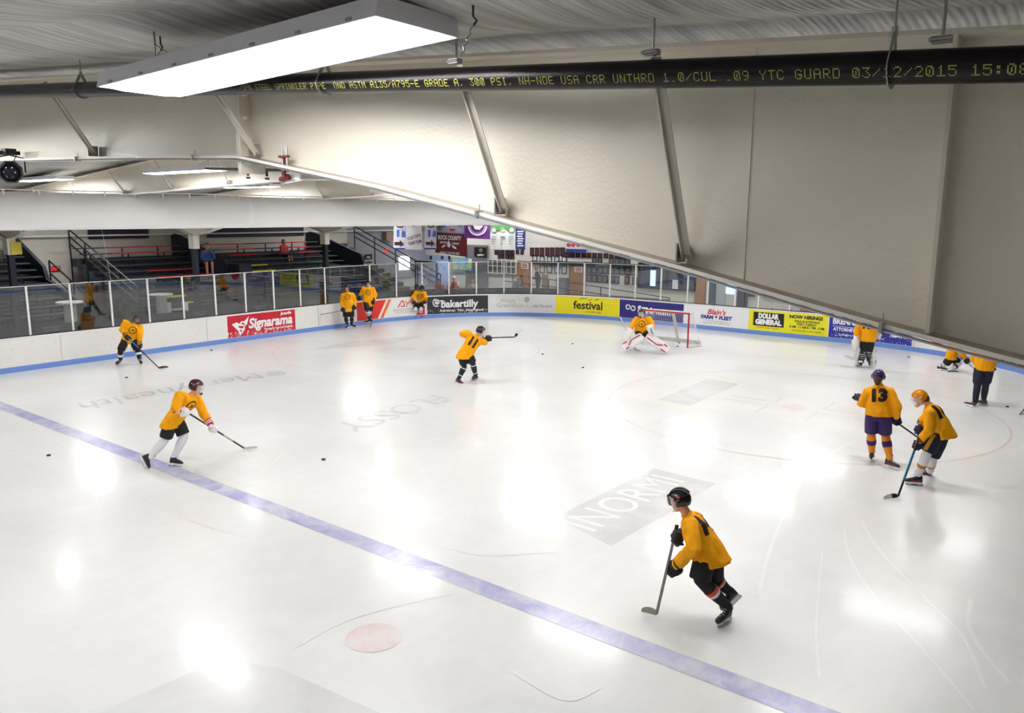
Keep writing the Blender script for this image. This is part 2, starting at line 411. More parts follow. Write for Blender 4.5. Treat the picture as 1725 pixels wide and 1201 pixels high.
# printed advertising panels and words frozen into the ice
Q = [gp(933, 872), gp(1101, 789), gp(1206, 815), gp(1030, 920)]
mark('ice_advertisement', [Q], greyice2, .002, 'faded grey panel with white capitals under the ice')
Q2 = [gp(1094, 676), gp(1194, 635), gp(1256, 645), gp(1160, 688)]
mark('ice_advertisement', [Q2], yelice, .002, 'pale panel with a yellow border under the ice')
c2 = sum(V(q) for q in [V((a, b)) for a, b in Q2][1:]+[] or [V((0, 0))]) if False else None
cx_ = sum(q[0] for q in Q2)/4; cy_ = sum(q[1] for q in Q2)/4
mark('ice_advertisement_centre', [[(cx_+(x-cx_)*.86, cy_+(y-cy_)*.86) for x, y in Q2]], greyice, .003)
mark('ice_advertisement', [[gp(507, 591), gp(600, 574), gp(716, 565), gp(660, 580)]], greyice2, .002, 'grey panel under the ice in the left face-off circle')
mark('ice_emblem', [[gp(465+17*math.cos(t), 629+4.4*math.sin(t)) for t in [2*PI*i/28 for i in range(28)]]], greyice2, .002, 'small grey oval emblem under the ice')
mark('ice_advertisement', [[gp(375, 1110), gp(470, 1125), gp(640, 1201), gp(640, 1300), gp(120, 1300), gp(165, 1201)]], ice_mat('ice_grey_soft', '#a5a5a0', .32, .7), .002, 'large faint grey panel under the near ice')
def ice_text(body, a, b, h, m, name='ice_lettering', **k):
    """line of text laid on the ice; a = start, b = end of the baseline centre"""
    a = V(a); b = V(b); d = (b-a); L_ = d.length; d.normalize(); up = V((-d.y, d.x)); c = (a+b)/2
    mb = MB(); put_text(mb, body, lambda u, v: V((c.x+d.x*u+up.x*v, c.y+d.y*u+up.y*v, .0045)), h, width=L_, **k)
    return mb.build(name, m, iceo)
ice_text('INORMI', gp(975, 888), gp(1130, 806), .95, ice_mat('ice_letter', '#f4f4f4', .6, 1.5))
ice_text('Mercyhealth', gp(440, 631), gp(135, 685), 1.25, wordice, shear=.3)
ice_text('FLOSSY', gp(745, 668), gp(570, 724), 1.2, greyice, shear=.2)
# long skate cuts
def cut(pts, w=.03):
    P = [V(gp(*p)).to_3d() for p in pts]; Q_ = []
    for i in range(len(P)-1):
        p0 = P[max(i-1, 0)]; p1 = P[i]; p2 = P[i+1]; p3 = P[min(i+2, len(P)-1)]
        for k in range(6):
            t = k/6; Q_.append(.5*((2*p1)+(p2-p0)*t+(2*p0-5*p1+4*p2-p3)*t*t+(-p0+3*p1-3*p2+p3)*t**3))
    Q_.append(P[-1]); polys = []
    for i in range(len(Q_)-1):
        d = (Q_[i+1]-Q_[i]).normalized(); r = V((d.y, -d.x, 0))*w/2
        polys.append([tuple((Q_[i]-r)[:2]), tuple((Q_[i]+r)[:2]), tuple((Q_[i+1]+r)[:2]), tuple((Q_[i+1]-r)[:2])])
    mark('skate_mark', polys, whiteice, .0035)
cut([(1446, 740), (1400, 765), (1345, 820), (1315, 880), (1290, 950), (1280, 1000)], .05)
cut([(1450, 875), (1480, 925), (1560, 1010), (1620, 1070), (1660, 1160)], .035)
cut([(1422, 890), (1432, 940), (1470, 1000), (1560, 1100), (1640, 1195)], .03)
cut([(1635, 1010), (1632, 1050), (1650, 1090), (1700, 1150)], .05)
cut([(1385, 930), (1375, 1050), (1380, 1140)], .02)
cut([(1190, 790), (1235, 800), (1290, 835)], .03)
cut([(60, 720), (130, 770), (170, 860)], .02); cut([(230, 830), (330, 880), (420, 905)], .02)
cut([(500, 1090), (600, 1040), (760, 1000)], .02); cut([(860, 1130), (950, 1180), (1010, 1160)], .02)
cut([(700, 900), (800, 935), (930, 930)], .02); cut([(480, 760), (430, 800), (290, 830)], .02)

# ---- rink boards
boardw = chipped('board_white', '#e9e8e4', '#a3a19c', .35, .60, 11, hi=.55)
kick = M('kick_blue', '#6f92d6', .35, var=.06)
struct_s0, struct_s1 = -30, 41
bd = thing('rink_boards', 'white curved rink boards with a blue kick plate along the ice', 'rink boards', (-HW, -10, 0)); bd['kind'] = 'structure'
def seg(name, prof, m, s0=struct_s0, s1=struct_s1):
    mb = MB(); strip(mb, s0, s1, prof); return mb.build(name, m, bd, smooth=False)
seg('board_face', [(0, .02), (0, 1.0), (-.12, 1.0), (-.12, .02)], boardw)
seg('kick_plate', [(.012, 0), (.012, .155), (0, .165), (-.01, .165), (-.01, 0)], kick)
seg('cap_rail', [(.015, .985), (.015, 1.02), (-.14, 1.02), (-.14, .985)], whitep)
seg('glass_sill', [(-.03, 1.02), (-.03, 1.05), (-.09, 1.05), (-.09, 1.02)], M('sill_dark', '#2c1626', .5))
for i in range(30):
    s = -14.4+i*2.44-.15
    mb = MB(); mb.bar(rink(s, .001, .16), rink(s, .001, .98), .006, .006, rink(s, 1)-rink(s, 0)); mb.build('board_joint', darkst, bd)

# ---- glass panes and posts above the boards
glass = glassmat('rink_glass', (.90, .925, .92), .15)
PS = [-22.67+1.2206*i for i in range(18)]+[.47, 1.83, 3.09, 4.37, 5.65, 6.92, 8.17, 9.4, 10.63, 11.86, 13.12, 14.36, 15.6, 16.5, 17.68, 18.64, 19.88, 21.1, 22.3, 23.5, 24.7, 25.9, 27.1, 28.3]
postm = M('post_white', '#e4e3e0', .4)
ORD = ['first', 'second', 'third', 'fourth', 'fifth', 'sixth', 'seventh', 'eighth', 'ninth', 'tenth', 'eleventh', 'twelfth', 'thirteenth', 'fourteenth', 'fifteenth', 'sixteenth', 'seventeenth', 'eighteenth', 'nineteenth', 'twentieth', 'twenty-first', 'twenty-second', 'twenty-third', 'twenty-fourth', 'twenty-fifth', 'twenty-sixth', 'twenty-seventh', 'twenty-eighth', 'twenty-ninth', 'thirtieth', 'thirty-first', 'thirty-second', 'thirty-third', 'thirty-fourth']
vis = 8          # index of first post inside the picture
GT = 2.5
for i, s in enumerate(PS):
    mb = MB(); c = rink(s, -.06); t = (rink(s+.1, -.06)-c).normalized(); n_ = rink(s, .1)-rink(s, 0)
    R = Matrix((t, n_.normalized(), V((0, 0, 1)))).transposed()
    mb.box(c+V((0, 0, (1.03+GT)/2)), (.055, .05, GT-1.03), R)
    k = i-vis
    lab = f'slim white post between glass panes, {ORD[k]} from the left edge' if k >= 0 else 'slim white post of the glass beyond the left edge of the photo'
    single('glass_post', mb, postm, lab, 'post', 'white posts holding the rink glass')
    if i+1 < len(PS):
        mb = MB(); strip(mb, s+.03, PS[i+1]-.03, [(-.054, 1.03), (-.054, GT), (-.066, GT), (-.066, 1.03)], .21)
        lab = f'clear glass screen standing on the boards, {ORD[k+1]} from the left edge' if k >= -1 else 'clear pane of the rink glass beyond the left edge of the photo'
        p = thing('glass_screen', lab, 'glass pane', rink((s+PS[i+1])/2, -.06, 1.03), 'clear panes around the rink')
        mb.build('pane', glass, p)
        mb = MB(); strip(mb, s+.03, PS[i+1]-.03, [(-.050, GT-.012), (-.050, GT+.006), (-.070, GT+.006), (-.070, GT-.012)], .21); mb.build('top_trim', postm, p)
        if s < 8.5:   # dark vinyl band along the foot of the pane
            mb = MB(); strip(mb, s+.035, PS[i+1]-.035, [(-.068, 1.05), (-.068, 1.30), (-.072, 1.30), (-.072, 1.05)], .21); bnd = mb.build('vinyl_band', navy, p)
            if i % 2 == 0:
                mb = MB(); sc = (s+PS[i+1])/2
                for zz, wd in ((1.21, .55), (1.13, .4)):
                    mb.add([rink(sc+u, -.0675, zz+v) for u, v in ((-wd/2, -.018), (wd/2, -.018), (wd/2, .018), (-wd/2, .018))], [(0, 1, 2, 3)])
                mb.build('band_lettering', M('band_grey', '#56596a', .6), bnd)

# ---- advertising panels on the boards
def ad(label, s0, s1, m, z0=.175, z1=.965):
    t = thing('advertising_panel', label, 'sign', rink((s0+s1)/2, 0, z0), 'advertising panels on the rink boards')
    mb = MB(); strip(mb, s0, s1, [(.001, z0), (.006, z0), (.006, z1), (.001, z1)], .2); mb.build('panel', m, t); t['s'] = 0; del t['s']; return t
def adtext(t, body, sc, z, size, m, width=None, name='lettering', off=.009, rot=0, **k):
    mb = MB(); ca, sa = math.cos(rot), math.sin(rot)
    put_text(mb, body, lambda u, v: rink(sc+u*ca-v*sa, off, z+u*sa+v*ca), size, width, maxlen=.35, **k); return mb.build(name, m, t)
def adpoly(t, polys, m, name='emblem', off=.008):
    mb = MB()
    for p in polys: mb.add([rink(u, off, z) for u, z in p], [tuple(range(len(p)))])
    return mb.build(name, m, t)
def arcband(c, r0, r1, a0, a1, n=20, sy=1):
    out = []
    for i in range(n):
        t0 = a0+(a1-a0)*i/n; t1 = a0+(a1-a0)*(i+1)/n
        out.append([(c[0]+r0*math.cos(t0), c[1]+sy*r0*math.sin(t0)), (c[0]+r1*math.cos(t0), c[1]+sy*r1*math.sin(t0)), (c[0]+r1*math.cos(t1), c[1]+sy*r1*math.sin(t1)), (c[0]+r0*math.cos(t1), c[1]+sy*r0*math.sin(t1))])
    return out
def strokes(path, w):
    out = []
    for (x0, z0), (x1, z1) in zip(path, path[1:]):
        d = math.hypot(x1-x0, z1-z0); nx, nz = -(z1-z0)/d*w/2, (x1-x0)/d*w/2
        out.append([(x0+nx, z0+nz), (x0-nx, z0-nz), (x1-nx, z1-nz), (x1+nx, z1+nz)])
    return out
Wt = M('ink_white', '#f4f4f4', .5); Bk = M('ink_black', '#15161c', .5); Gy = M('ink_grey', '#9a9b9c', .5)
t = ad('red advertising panel with slanted white lettering, leftmost on the boards', -6.42, -3.47, chipped('ad_red', '#c4142c', '#f2eeee', .4, .68, 10, (.15, .45)))
adtext(t, 'Signarama', -4.58, .60, .50, Wt, 1.95, bold=.018, shear=.2)
adtext(t, 'Janesville', -3.9, .86, .15, Wt, .5, bold=.006, shear=.15)
adtext(t, 'The way to grow your business.', -4.25, .34, .135, Wt, 1.3, bold=.003, shear=.15)
adpoly(t, [[(-6.25, .66), (-6.05, .72), (-5.80, .60), (-5.78, .55), (-5.98, .58), (-5.92, .40), (-5.87, .30), (-5.93, .20), (-6.0, .40)],
           [(-5.78, .68), (-5.52, .90), (-5.62, .60), (-5.70, .55), (-5.72, .64)], [(-5.84, .47), (-5.70, .47), (-5.86, .24)]], Wt)
adpoly(t, strokes([(-5.68, .66), (-5.76, .72), (-5.88, .70), (-5.86, .62), (-5.74, .56), (-5.74, .48), (-5.84, .44), (-5.95, .48)], .05), Wt, 'emblem_letter', .010)
t = ad('white panel with red block and orange slash behind two waiting players', -.34, 3.2, M('ad_white', '#efeeec', .4))
adpoly(t, [[(2.72, .18), (3.19, .18), (3.19, .6)]], M('ad_scarlet', '#df3128', .4), 'red_corner'); adpoly(t, [[(-.34, .18), (.80, .18), (1.25, .96), (-.34, .96)]], M('ad_scarlet', '#df3128', .4), 'red_block')
adpoly(t, [[(.92, .18), (1.08, .18), (1.53, .96), (1.37, .96)]], M('ad_orange', '#ee6f2d', .4), 'orange_slash')
adpoly(t, strokes([(1.85, .58), (2.06, .86), (2.12, .86), (2.2, .62), (2.0, .62)], .05), M('ad_scarlet', '#df3128', .4), 'monogram')
adpoly(t, strokes([(2.22, .84), (2.33, .72), (2.52, .86)], .05)+strokes([(2.33, .72), (2.27, .58)], .05), M('ad_orange', '#ee6f2d', .4), 'monogram')
adtext(t, 'ANGUS-YOUNG', 2.16, .46, .17, Gy, 1.1); adtext(t, 'ARCHITECTS ENGINEERS', 2.16, .35, .08, Gy, .9)
adtext(t, 'angusyoung.com', .02, .30, .1, M('ad_pink', '#f0a0a0', .5), .6)
t = ad('black advertising panel with bold white lowercase lettering and a white swirl', 3.3, 6.18, chipped('ad_black', '#2c2d35', '#ececec', .4, .70, 10, (.16, .4)))
adtext(t, 'bakertilly', 4.85, .60, .46, Wt, 1.75, bold=.016)
adpoly(t, arcband((3.78, .72), .0, .12, 0, 2*PI, 24)+arcband((3.76, .70), .15, .2, 1.9, 5.2, 20)+strokes([(3.88, .76), (4.0, .78), (4.15, .74)], .03), Wt)
adpoly(t, arcband((3.80, .72), .05, .07, .5, 5.5, 20), M('ad_swirl_line', '#9a9aa2', .5), 'emblem_line', .0095)
adtext(t, 'Advisory. Tax. Assurance.', 4.95, .31, .14, Wt, 2.1, bold=.004)
t = ad('pale panel with thin grey lettering and a green tree', 6.2, 9.3, M('ad_pale', '#e3e3e6', .4, var=.04))
adtext(t, 'Village', 7.1, .72, .27, M('ink_sand', '#c2b98e', .5), .65, shear=.35); adtext(t, 'GreenEast', 7.2, .49, .27, M('ink_sage', '#a9afa4', .5), 1.25)
adtext(t, '608-756-0078', 8.7, .47, .17, Gy, .9, bold=.004)
adpoly(t, arcband((7.98, .78), .0, .13, 0, 2*PI, 18)+strokes([(7.98, .66), (7.98, .45), (7.85, .44)], .018)+strokes([(7.85, .44), (8.1, .45), (8.3, .37)], .014), M('ink_green', '#a3b892', .5), 'tree_emblem')
t = ad('bright yellow panel with black lowercase lettering and green swooshes', 9.32, 12.37, M('ad_yellow', '#f1e21c', .4, var=.04))
adtext(t, 'festival', 10.85, .58, .50, Bk, 1.4, bold=.012)
adtext(t, '...it\'s the little things!', 11.1, .31, .13, Bk, .8)
adpoly(t, [[(10.4, .83), (10.55, .93), (10.82, .93), (10.83, .89), (10.6, .88)], [(11.1, .83), (11.25, .90), (11.42, .92), (11.3, .85)]], M('ad_green', '#4fb53c', .4), 'green_swoosh')
adpoly(t, [[(10.75, .80), (10.95, .88), (11.12, .91), (11.0, .84), (10.85, .81)]], M('ad_orange', '#ee6f2d', .4), 'orange_swoosh')
t = ad('dark blue panel with white looping symbol behind the goal', 12.4, 15.48, M('ad_navy', '#2e2a78', .4, var=.06))
adpoly(t, [q for c, a0, a1 in (((12.82, .66), .6, 5.6), ((13.08, .62), 3.7, 8.8)) for q in arcband(c, .07, .12, a0, a1, 20)]+strokes([(12.88, .74), (13.0, .56)], .06), Wt)
adtext(t, 'SM', 13.75, .56, .34, Wt, .52, bold=.02); adtext(t, 'Health.', 14.55, .53, .32, Wt, 1.05, bold=.004)
adtext(t, 'S', 13.4, .6, .36, Wt, bold=.02)
t = ad('white panel with red script over blue capitals, right of the goal', 15.52, 18.28, M('ad_white2', '#eeedf0', .4, var=.03))
adtext(t, "Blain's", 16.95, .74, .30, M('ink_red', '#cf2030', .5), .8, bold=.008, shear=.3)
adtext(t, 'FARM & FLEET', 16.95, .52, .20, M('ink_blue', '#2b3a8c', .5), 1.35, bold=.012, shear=.1)
adtext(t, 'The modern general store', 16.95, .38, .1, Gy, 1.0); adtext(t, 'Discover the difference', 16.95, .29, .1, Gy, 1.15)
t = ad('yellow hiring panel with a black box of white capitals', 18.31, 21.38, M('ad_yellow2', '#ede51e', .4, var=.05))
adpoly(t, [[(18.5, .36), (19.72, .36), (19.72, .90), (18.5, .90)]], Bk, 'black_box', .0075)
adtext(t, 'DOLLAR', 19.11, .75, .26, Wt, .82, bold=.02); adtext(t, 'GENERAL', 19.11, .51, .26, Wt, 1.05, bold=.02)
adtext(t, 'NOW HIRING!', 20.55, .82, .18, Bk, 1.25, bold=.01); adtext(t, 'WALK-IN INTERVIEWS', 20.6, .66, .12, Bk, .95, bold=.004)
adtext(t, 'EVERY TUESDAY', 20.6, .55, .12, Bk, .75, bold=.004); adtext(t, '8 AM - 11 AM & 1 PM - 3 PM', 20.6, .44, .13, Bk, 1.3, bold=.004)
adtext(t, 'JOIN THE TEAM', 19.1, .29, .07, Bk, .9); adtext(t, 'DOLLARGENERAL.COM/CAREERS', 20.6, .3, .08, Bk, 1.1)
t = ad('royal blue attorneys panel with white capitals behind the walking goalie', 21.42, 24.4, chipped('ad_blue', '#2a2f9c', '#dfe0f0', .4, .71, 9, (.16, .4)))
adtext(t, 'BRENNAN', 22.1, .78, .30, Wt, 1.1, bold=.012); adtext(t, 'STEIL', 23.6, .78, .30, Wt, 1.0, bold=.012)
adpoly(t, [[(21.55, .60), (24.2, .60), (24.2, .615), (21.55, .615)]], Wt, 'rule')
adtext(t, 'ATTORNEYS', 22.0, .49, .17, Wt, .85, bold=.006); adtext(t, '756-4141', 23.9, .46, .17, Wt, .6, bold=.008)
adtext(t, 'brennansteil.com', 22.6, .30, .14, Wt, 1.6)
t = ad('white panel with a red flag shape under the beam', 24.7, 27.6, M('ad_white', '#efeeec', .4))
adpoly(t, [[(24.85, .95), (25.55, .9), (25.5, .35), (25.2, .38), (25.05, .5), (25.0, .7)]], M('ad_scarlet', '#df3128', .4), 'red_block')
adtext(t, 'AUTO', 26.0, .6, .2, Gy, .6); adtext(t, 'SERVICE', 26.8, .4, .12, Gy, .8)
t = ad('black chipped panel on the right-hand corner boards', 27.72, 30.4, chipped('ad_black2', '#22242a', '#e4e4e4', .4, .64, 6, (.16, .6)))
adtext(t, 'WELCOME', 29.0, .6, .3, Wt, 1.6, bold=.01) if False else None
# ================================================================== OVERHEAD STEEL
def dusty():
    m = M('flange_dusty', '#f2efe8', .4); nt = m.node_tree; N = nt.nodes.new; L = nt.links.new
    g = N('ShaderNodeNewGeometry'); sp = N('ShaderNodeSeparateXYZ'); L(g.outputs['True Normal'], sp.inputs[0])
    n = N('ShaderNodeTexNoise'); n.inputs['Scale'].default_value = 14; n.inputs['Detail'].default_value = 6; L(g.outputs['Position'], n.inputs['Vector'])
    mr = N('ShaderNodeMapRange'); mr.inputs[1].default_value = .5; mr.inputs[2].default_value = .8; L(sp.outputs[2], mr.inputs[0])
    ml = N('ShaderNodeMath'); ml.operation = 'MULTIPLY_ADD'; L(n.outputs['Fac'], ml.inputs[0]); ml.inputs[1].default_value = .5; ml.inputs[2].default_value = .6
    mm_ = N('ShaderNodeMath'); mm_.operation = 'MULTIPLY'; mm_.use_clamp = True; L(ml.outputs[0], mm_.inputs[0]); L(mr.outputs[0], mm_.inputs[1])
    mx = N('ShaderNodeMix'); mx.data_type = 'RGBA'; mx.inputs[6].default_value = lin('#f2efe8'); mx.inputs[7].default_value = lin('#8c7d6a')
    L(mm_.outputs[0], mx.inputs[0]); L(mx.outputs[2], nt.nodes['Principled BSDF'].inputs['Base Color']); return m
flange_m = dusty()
def frame(Y, xs0, xs1, label, detail=False):
    b = thing('roof_beam', label, 'beam', (xs0, Y, zbot(xs0)), 'cream steel roof beams across the rink'); b['kind'] = 'structure'
    xs = sorted(set([xs0, xs1]+[s*x for x, _ in BOT for s in (-1, 1) if xs0 < s*x < xs1]))
    mb = MB()
    for xa, xb in zip(xs, xs[1:]):
        mb.add([(xa, Y-.004, zbot(xa)), (xb, Y-.004, zbot(xb)), (xb, Y-.004, ztop(xb)), (xa, Y-.004, ztop(xa)),
                (xa, Y+.004, zbot(xa)), (xb, Y+.004, zbot(xb)), (xb, Y+.004, ztop(xb)), (xa, Y+.004, ztop(xa))],
               [(0, 1, 2, 3), (7, 6, 5, 4), (0, 4, 5, 1), (3, 2, 6, 7), (0, 3, 7, 4), (1, 5, 6, 2)])
    mb.build('web', cream, b)
    for nm, zf, s in (('bottom_flange', zbot, -1), ('top_flange', ztop, 1)):
        mb = MB(); mb.loft([[(x, Y-.12, zf(x)), (x, Y+.12, zf(x)), (x, Y+.12, zf(x)+s*.018), (x, Y-.12, zf(x)+s*.018)] for x in xs])
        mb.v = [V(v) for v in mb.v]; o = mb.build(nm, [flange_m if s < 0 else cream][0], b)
    return b
brace_m = M('brace_cream', '#d2cdbf', .45)
def brace(b, x, Y, dy=-.42):
    mb = MB(); zb = zbot(x)+.03; zt = ztop(x)-.09
    a = V((x, Y-.05, zb)); c = V((x, Y+dy, zt)); mb.bar(a, c, .045, .006, (1, 0, 0)); mb.bar(a+V((.02, 0, 0)), c+V((.02, 0, 0)), .005, .035, (1, 0, 0))
    o = mb.build('flange_brace', brace_m, b)
    mb = MB(); mb.bb((x-.02, Y-.10, zb-.02), (x-.012, Y-.01, zb+.07)); mb.tube([(x-.03, Y-.05, zb+.01), (x+.03, Y-.05, zb+.01)], .012, 6); mb.build('bolt', steel, o)
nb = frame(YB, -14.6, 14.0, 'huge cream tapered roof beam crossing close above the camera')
for x in (5.4, 7.86, 10.12, 11.22): brace(nb, x, YB)
mb = MB(); mb.bb((12.285, YB-.1, zbot(12.28)+.002), (12.30, YB-.004, ztop(12.28)-.002)); mb.build('web_stiffener', brace_m, nb)
for x in (7.70, 7.725):
    mb = MB(); mb.bb((x, YB-.1, 4.93), (x+.02, YB+.1, ztop(x))); mb.build('splice_plate', cream, nb)
for i in range(5):
    for y in (-.06, .06):
        mb = MB(); z = 5.0+i*.16; mb.tube([(7.66, YB+y, z), (7.79, YB+y, z)], .014, 6); mb.build('bolt', cream2, nb)
mb = MB(); mb.tube([(11.5, YB-.006, zbot(11.5)), (11.5, YB-.006, ztop(11.5))], .003, 4); mb.build('weld_seam', cream, nb)
for i, Y in enumerate(FR[1:]):
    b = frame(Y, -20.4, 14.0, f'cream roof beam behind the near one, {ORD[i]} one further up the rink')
    for x in (-19, -17, -15.3, -13.2, -11.2, -9, -6.8, -4.6, -2.3, 0, 2.3, 4.6): brace(b, x, Y)
# purlin clips on the near beam
for x in (10.12, 11.22, 12.31):
    y0 = YB-.42; z = ztop(x)-.075; mb = MB(); mb.bb((x-.03, y0-.03, z-.01), (x+.03, y0+.01, z+.012)); mb.tube([(x-.035, y0-.035, z), (x+.035, y0-.035, z)], .006, 6)
    mb.tube([(x, y0, z), (x, y0, zceil(x))], .006, 6)
    mb.build('purlin_clip', steel, nb)
# columns under the haunches on the left
for i, Y in enumerate(FR[1:4]):
    t = thing('column', f'steel column with white head among the left stands, {ORD[i]} from the left', 'column', (-14.35, Y, .45), 'columns of the left stands'); t['kind'] = 'structure'
    mb = MB(); mb.bb((-14.45, Y-.08, .45), (-14.25, Y+.08, 3.35)); mb.build('shaft', navy, t)
    mb = MB(); mb.bb((-14.52, Y-.12, 3.35), (-14.18, Y+.12, zbot(14.35)-.014)); mb.build('head', cream, t)
# ---- sprinkler pipe with printed lettering
PR = .057; PY = -22.35
def pz(x): return 5.15+.0757*(12.2-x)
pipe_m = M('pipe_black', '#1d1719', .3, .55, var=.5, vscale=25, bump=.15, bscale=90)
pt = thing('sprinkler_pipe', 'long black steel pipe with yellow dotted lettering under the ceiling', 'pipe', (7, PY, pz(7)))
mb = MB(); mb.tube([(x, PY, pz(x)) for x in (-10, -2, 4, 8, 11, 13.4)], PR, 40); mb.build('pipe', pipe_m, pt, smooth=True)
F5 = {'A': '0E11111F111111', 'B': '1E11111E11111E', 'C': '0E11101010110E', 'D': '1E11111111111E', 'E': '1F10101E10101F', 'G': '0E11101713110E', 'H': '1111111F111111',
      'I': '0E04040404040E', 'K': '11121418141211', 'L': '1010101010101F', 'M': '111B1515111111', 'N': '11191915131311', 'O': '0E11111111110E', 'P': '1E11111E101010', 'R': '1E11111E141211',
      'S': '0F10100E01011E', 'T': '1F040404040404', 'U': '1111111111110E', 'Y': '11110A04040404', '0': '0E13151515190E', '1': '040C040404041F', '2': '0E11010204081F', '3': '1F02040201110E',
      '5': '1F101E0101110E', '7': '1F010204080808', '8': '0E11110E11110E', '9': '0E11110F01020C', '/': '00010204081000', '-': '0000001F000000', '.': '0000000000000C', ',': '00000000000408', ':': '000C0C000C0C00', ' ': '0'*14}
TXT = '/SPN STEEL SPRINKLER PIPE  OND ASTM A135/A795-E GRADE A, 300 PSI, NH-NDE USA CRR UNTHRD 1.0/CUL .09 YTC GUARD 03/12/2015 15:08'
ia = TXT.index('ASTM'); ib = TXT.index(' 15:')+1; xa, xb = 9.42, 12.43; pit = (xb-xa)/(ib-ia)
mb = MB()
for i, ch in enumerate(TXT):
    x0 = xa+(i-ia)*pit; rows = F5.get(ch, '0'*14)
    for r in range(7):
        bits = int(rows[2*r:2*r+2], 16)
        for c in range(5):
            if bits >> (4-c) & 1:
                x = x0+(c-2)*pit*.155; ang = math.radians(-8)-(r-3)*-.0 ; ang = math.radians(-23)+(3-r)*.0052/PR
                pts = []
                for k in range(6):
                    dx = .0023*math.cos(k*PI/3); da = .0024*math.sin(k*PI/3)/PR
                    q = ang+da; pts.append(V((x+dx, PY-math.cos(q)*(PR+.0008), pz(x)+math.sin(q)*(PR+.0008))))
                mb.add(pts, [(0, 1, 2, 3, 4, 5)])
mb.build('printed_lettering', M('stencil_yellow', '#c6c45e', .6), pt)
def hanger(x, label):
    t = thing('pipe_hanger', label, 'pipe hanger', (x, PY, pz(x)), 'steel hangers of the sprinkler pipe')
    mb = MB(); z = pz(x); w = .014
    ring = [(PR+.004, math.radians(a)) for a in range(-180, 1, 15)]
    prof = [(-r*math.cos(a), r*math.sin(a)) for r, a in ring]
    prof = [(-PR-.004, .11)]+[(-(PR+.004)*math.cos(math.radians(a)), -(PR+.004)*math.sin(math.radians(a))) for a in range(0, 181, 15)]+[(PR+.004, .11)]
    prof = [(y*max(.12, 1-max(0, zz)*8), zz) for y, zz in prof]
    for (y0, z0), (y1, z1) in zip(prof, prof[1:]): mb.bar((x, PY+y0, z+z0), (x, PY+y1, z+z1), .022, .004, (1, 0, 0))
    mb.build('strap', steel, t)
    mb = MB(); mb.tube([(x, PY, z+.10), (x, PY, z+.135)], .012, 6); mb.build('nut', steel, t)
    mb = MB(); mb.tube([(x, PY, z+.1), (x, PY, zceil(x)+.01)], .005, 6); mb.build('rod', steel, t)
hanger(12.165, 'steel strap hanger round the black pipe at the right'); hanger(9.14, 'steel strap hanger round the black pipe near the long lamp'); hanger(6.15, 'steel strap hanger round the black pipe at the left tip of the lamp')
mb = MB(); x = 7.6; mb.tube([(x, PY, pz(x)-PR-.012), (x, PY, pz(x)-PR+.01)], .035, 12); mb.build('red_cap', M('red_cap', '#a3262c', .4), pt)
# conduit clipped along the near bottom flange
mb = MB(); mb.tube([(x, YB-.125, zbot(x)-.026) for x in [3, 5.95, 7.72]]+[(x, YB-.125, zbot(x)-.026) for x in (9.19, 10.1, 11.21, 12.14, 12.62, 13.5)], .007, 6)
t = single('conduit', mb, steel, 'thin grey conduit clipped to the lower edge of the near beam', 'pipe')
for x, lab in ((7.15, 'left of the splice'), (10.0, 'near the slanting brace'), (12.13, 'at the right end'), (5.2, 'at the far left')):
    mb = MB(); z = zbot(x); mb.bb((x-.007, YB-.14, z-.036), (x+.007, YB-.08, z+.006)); mb.tube([(x, YB-.105, z-.01), (x, YB-.105, z+.04)], .0028, 6)
    single('beam_clamp', mb, steel, 'small clamp on the near beam edge, '+lab, 'clamp')
# sway brace assembly at the splice
t = thing('sway_brace', 'rusty clamps and grey strut hanging from the near beam beside the splice', 'pipe brace', (8.25, YB, 4.95))
mb = MB()
for dx in (0, .05): mb.tube([(8.2+dx, YB-.08, 4.93), (8.2+dx, YB-.08, 5.10)], .008, 6)
mb.build('stud', steel, t)
mb = MB(); mb.box((8.22, YB-.08, 5.03), (.09, .03, .014)); mb.box((8.2, YB-.06, 4.96), (.03, .04, .14)); mb.tube([(8.13, YB-.05, 4.88), (8.23, YB-.05, 4.89)], .018, 8); mb.build('clamp', rust, t)
mb = MB(); mb.box((8.34, YB-.06, 4.91), (.06, .02, .075)); mb.bar((8.2, YB-.05, 4.92), (8.34, YB-.05, 4.92), .03, .012); mb.build('bracket', whitep, t)
mb = MB(); mb.tube([(8.15, YB-.05, 4.87), (6.9, YB+.9, 5.02)], .017, 8); mb.tube([(8.15, YB-.05, 4.85), (7.1, YB+.9, 4.93)], .012, 8); mb.build('strut', steel, t)
mb = MB(); mb.tube([(6.9, YB+.9, 5.02), (3.5, YB+2.2, 5.2)], .014, 8); mb.build('strut_rod', darkst, t)
for a in (6.3, 5.6):
    mb = MB(); y = YB+.9+(6.9-a)*.38; z = 5.02+(6.9-a)*.05; mb.tube([(a, y, z), (a, y, z-.06)], .012, 6); mb.box((a, y, z-.08), (.03, .03, .02)); mb.build('sprinkler_tip', rust, t)
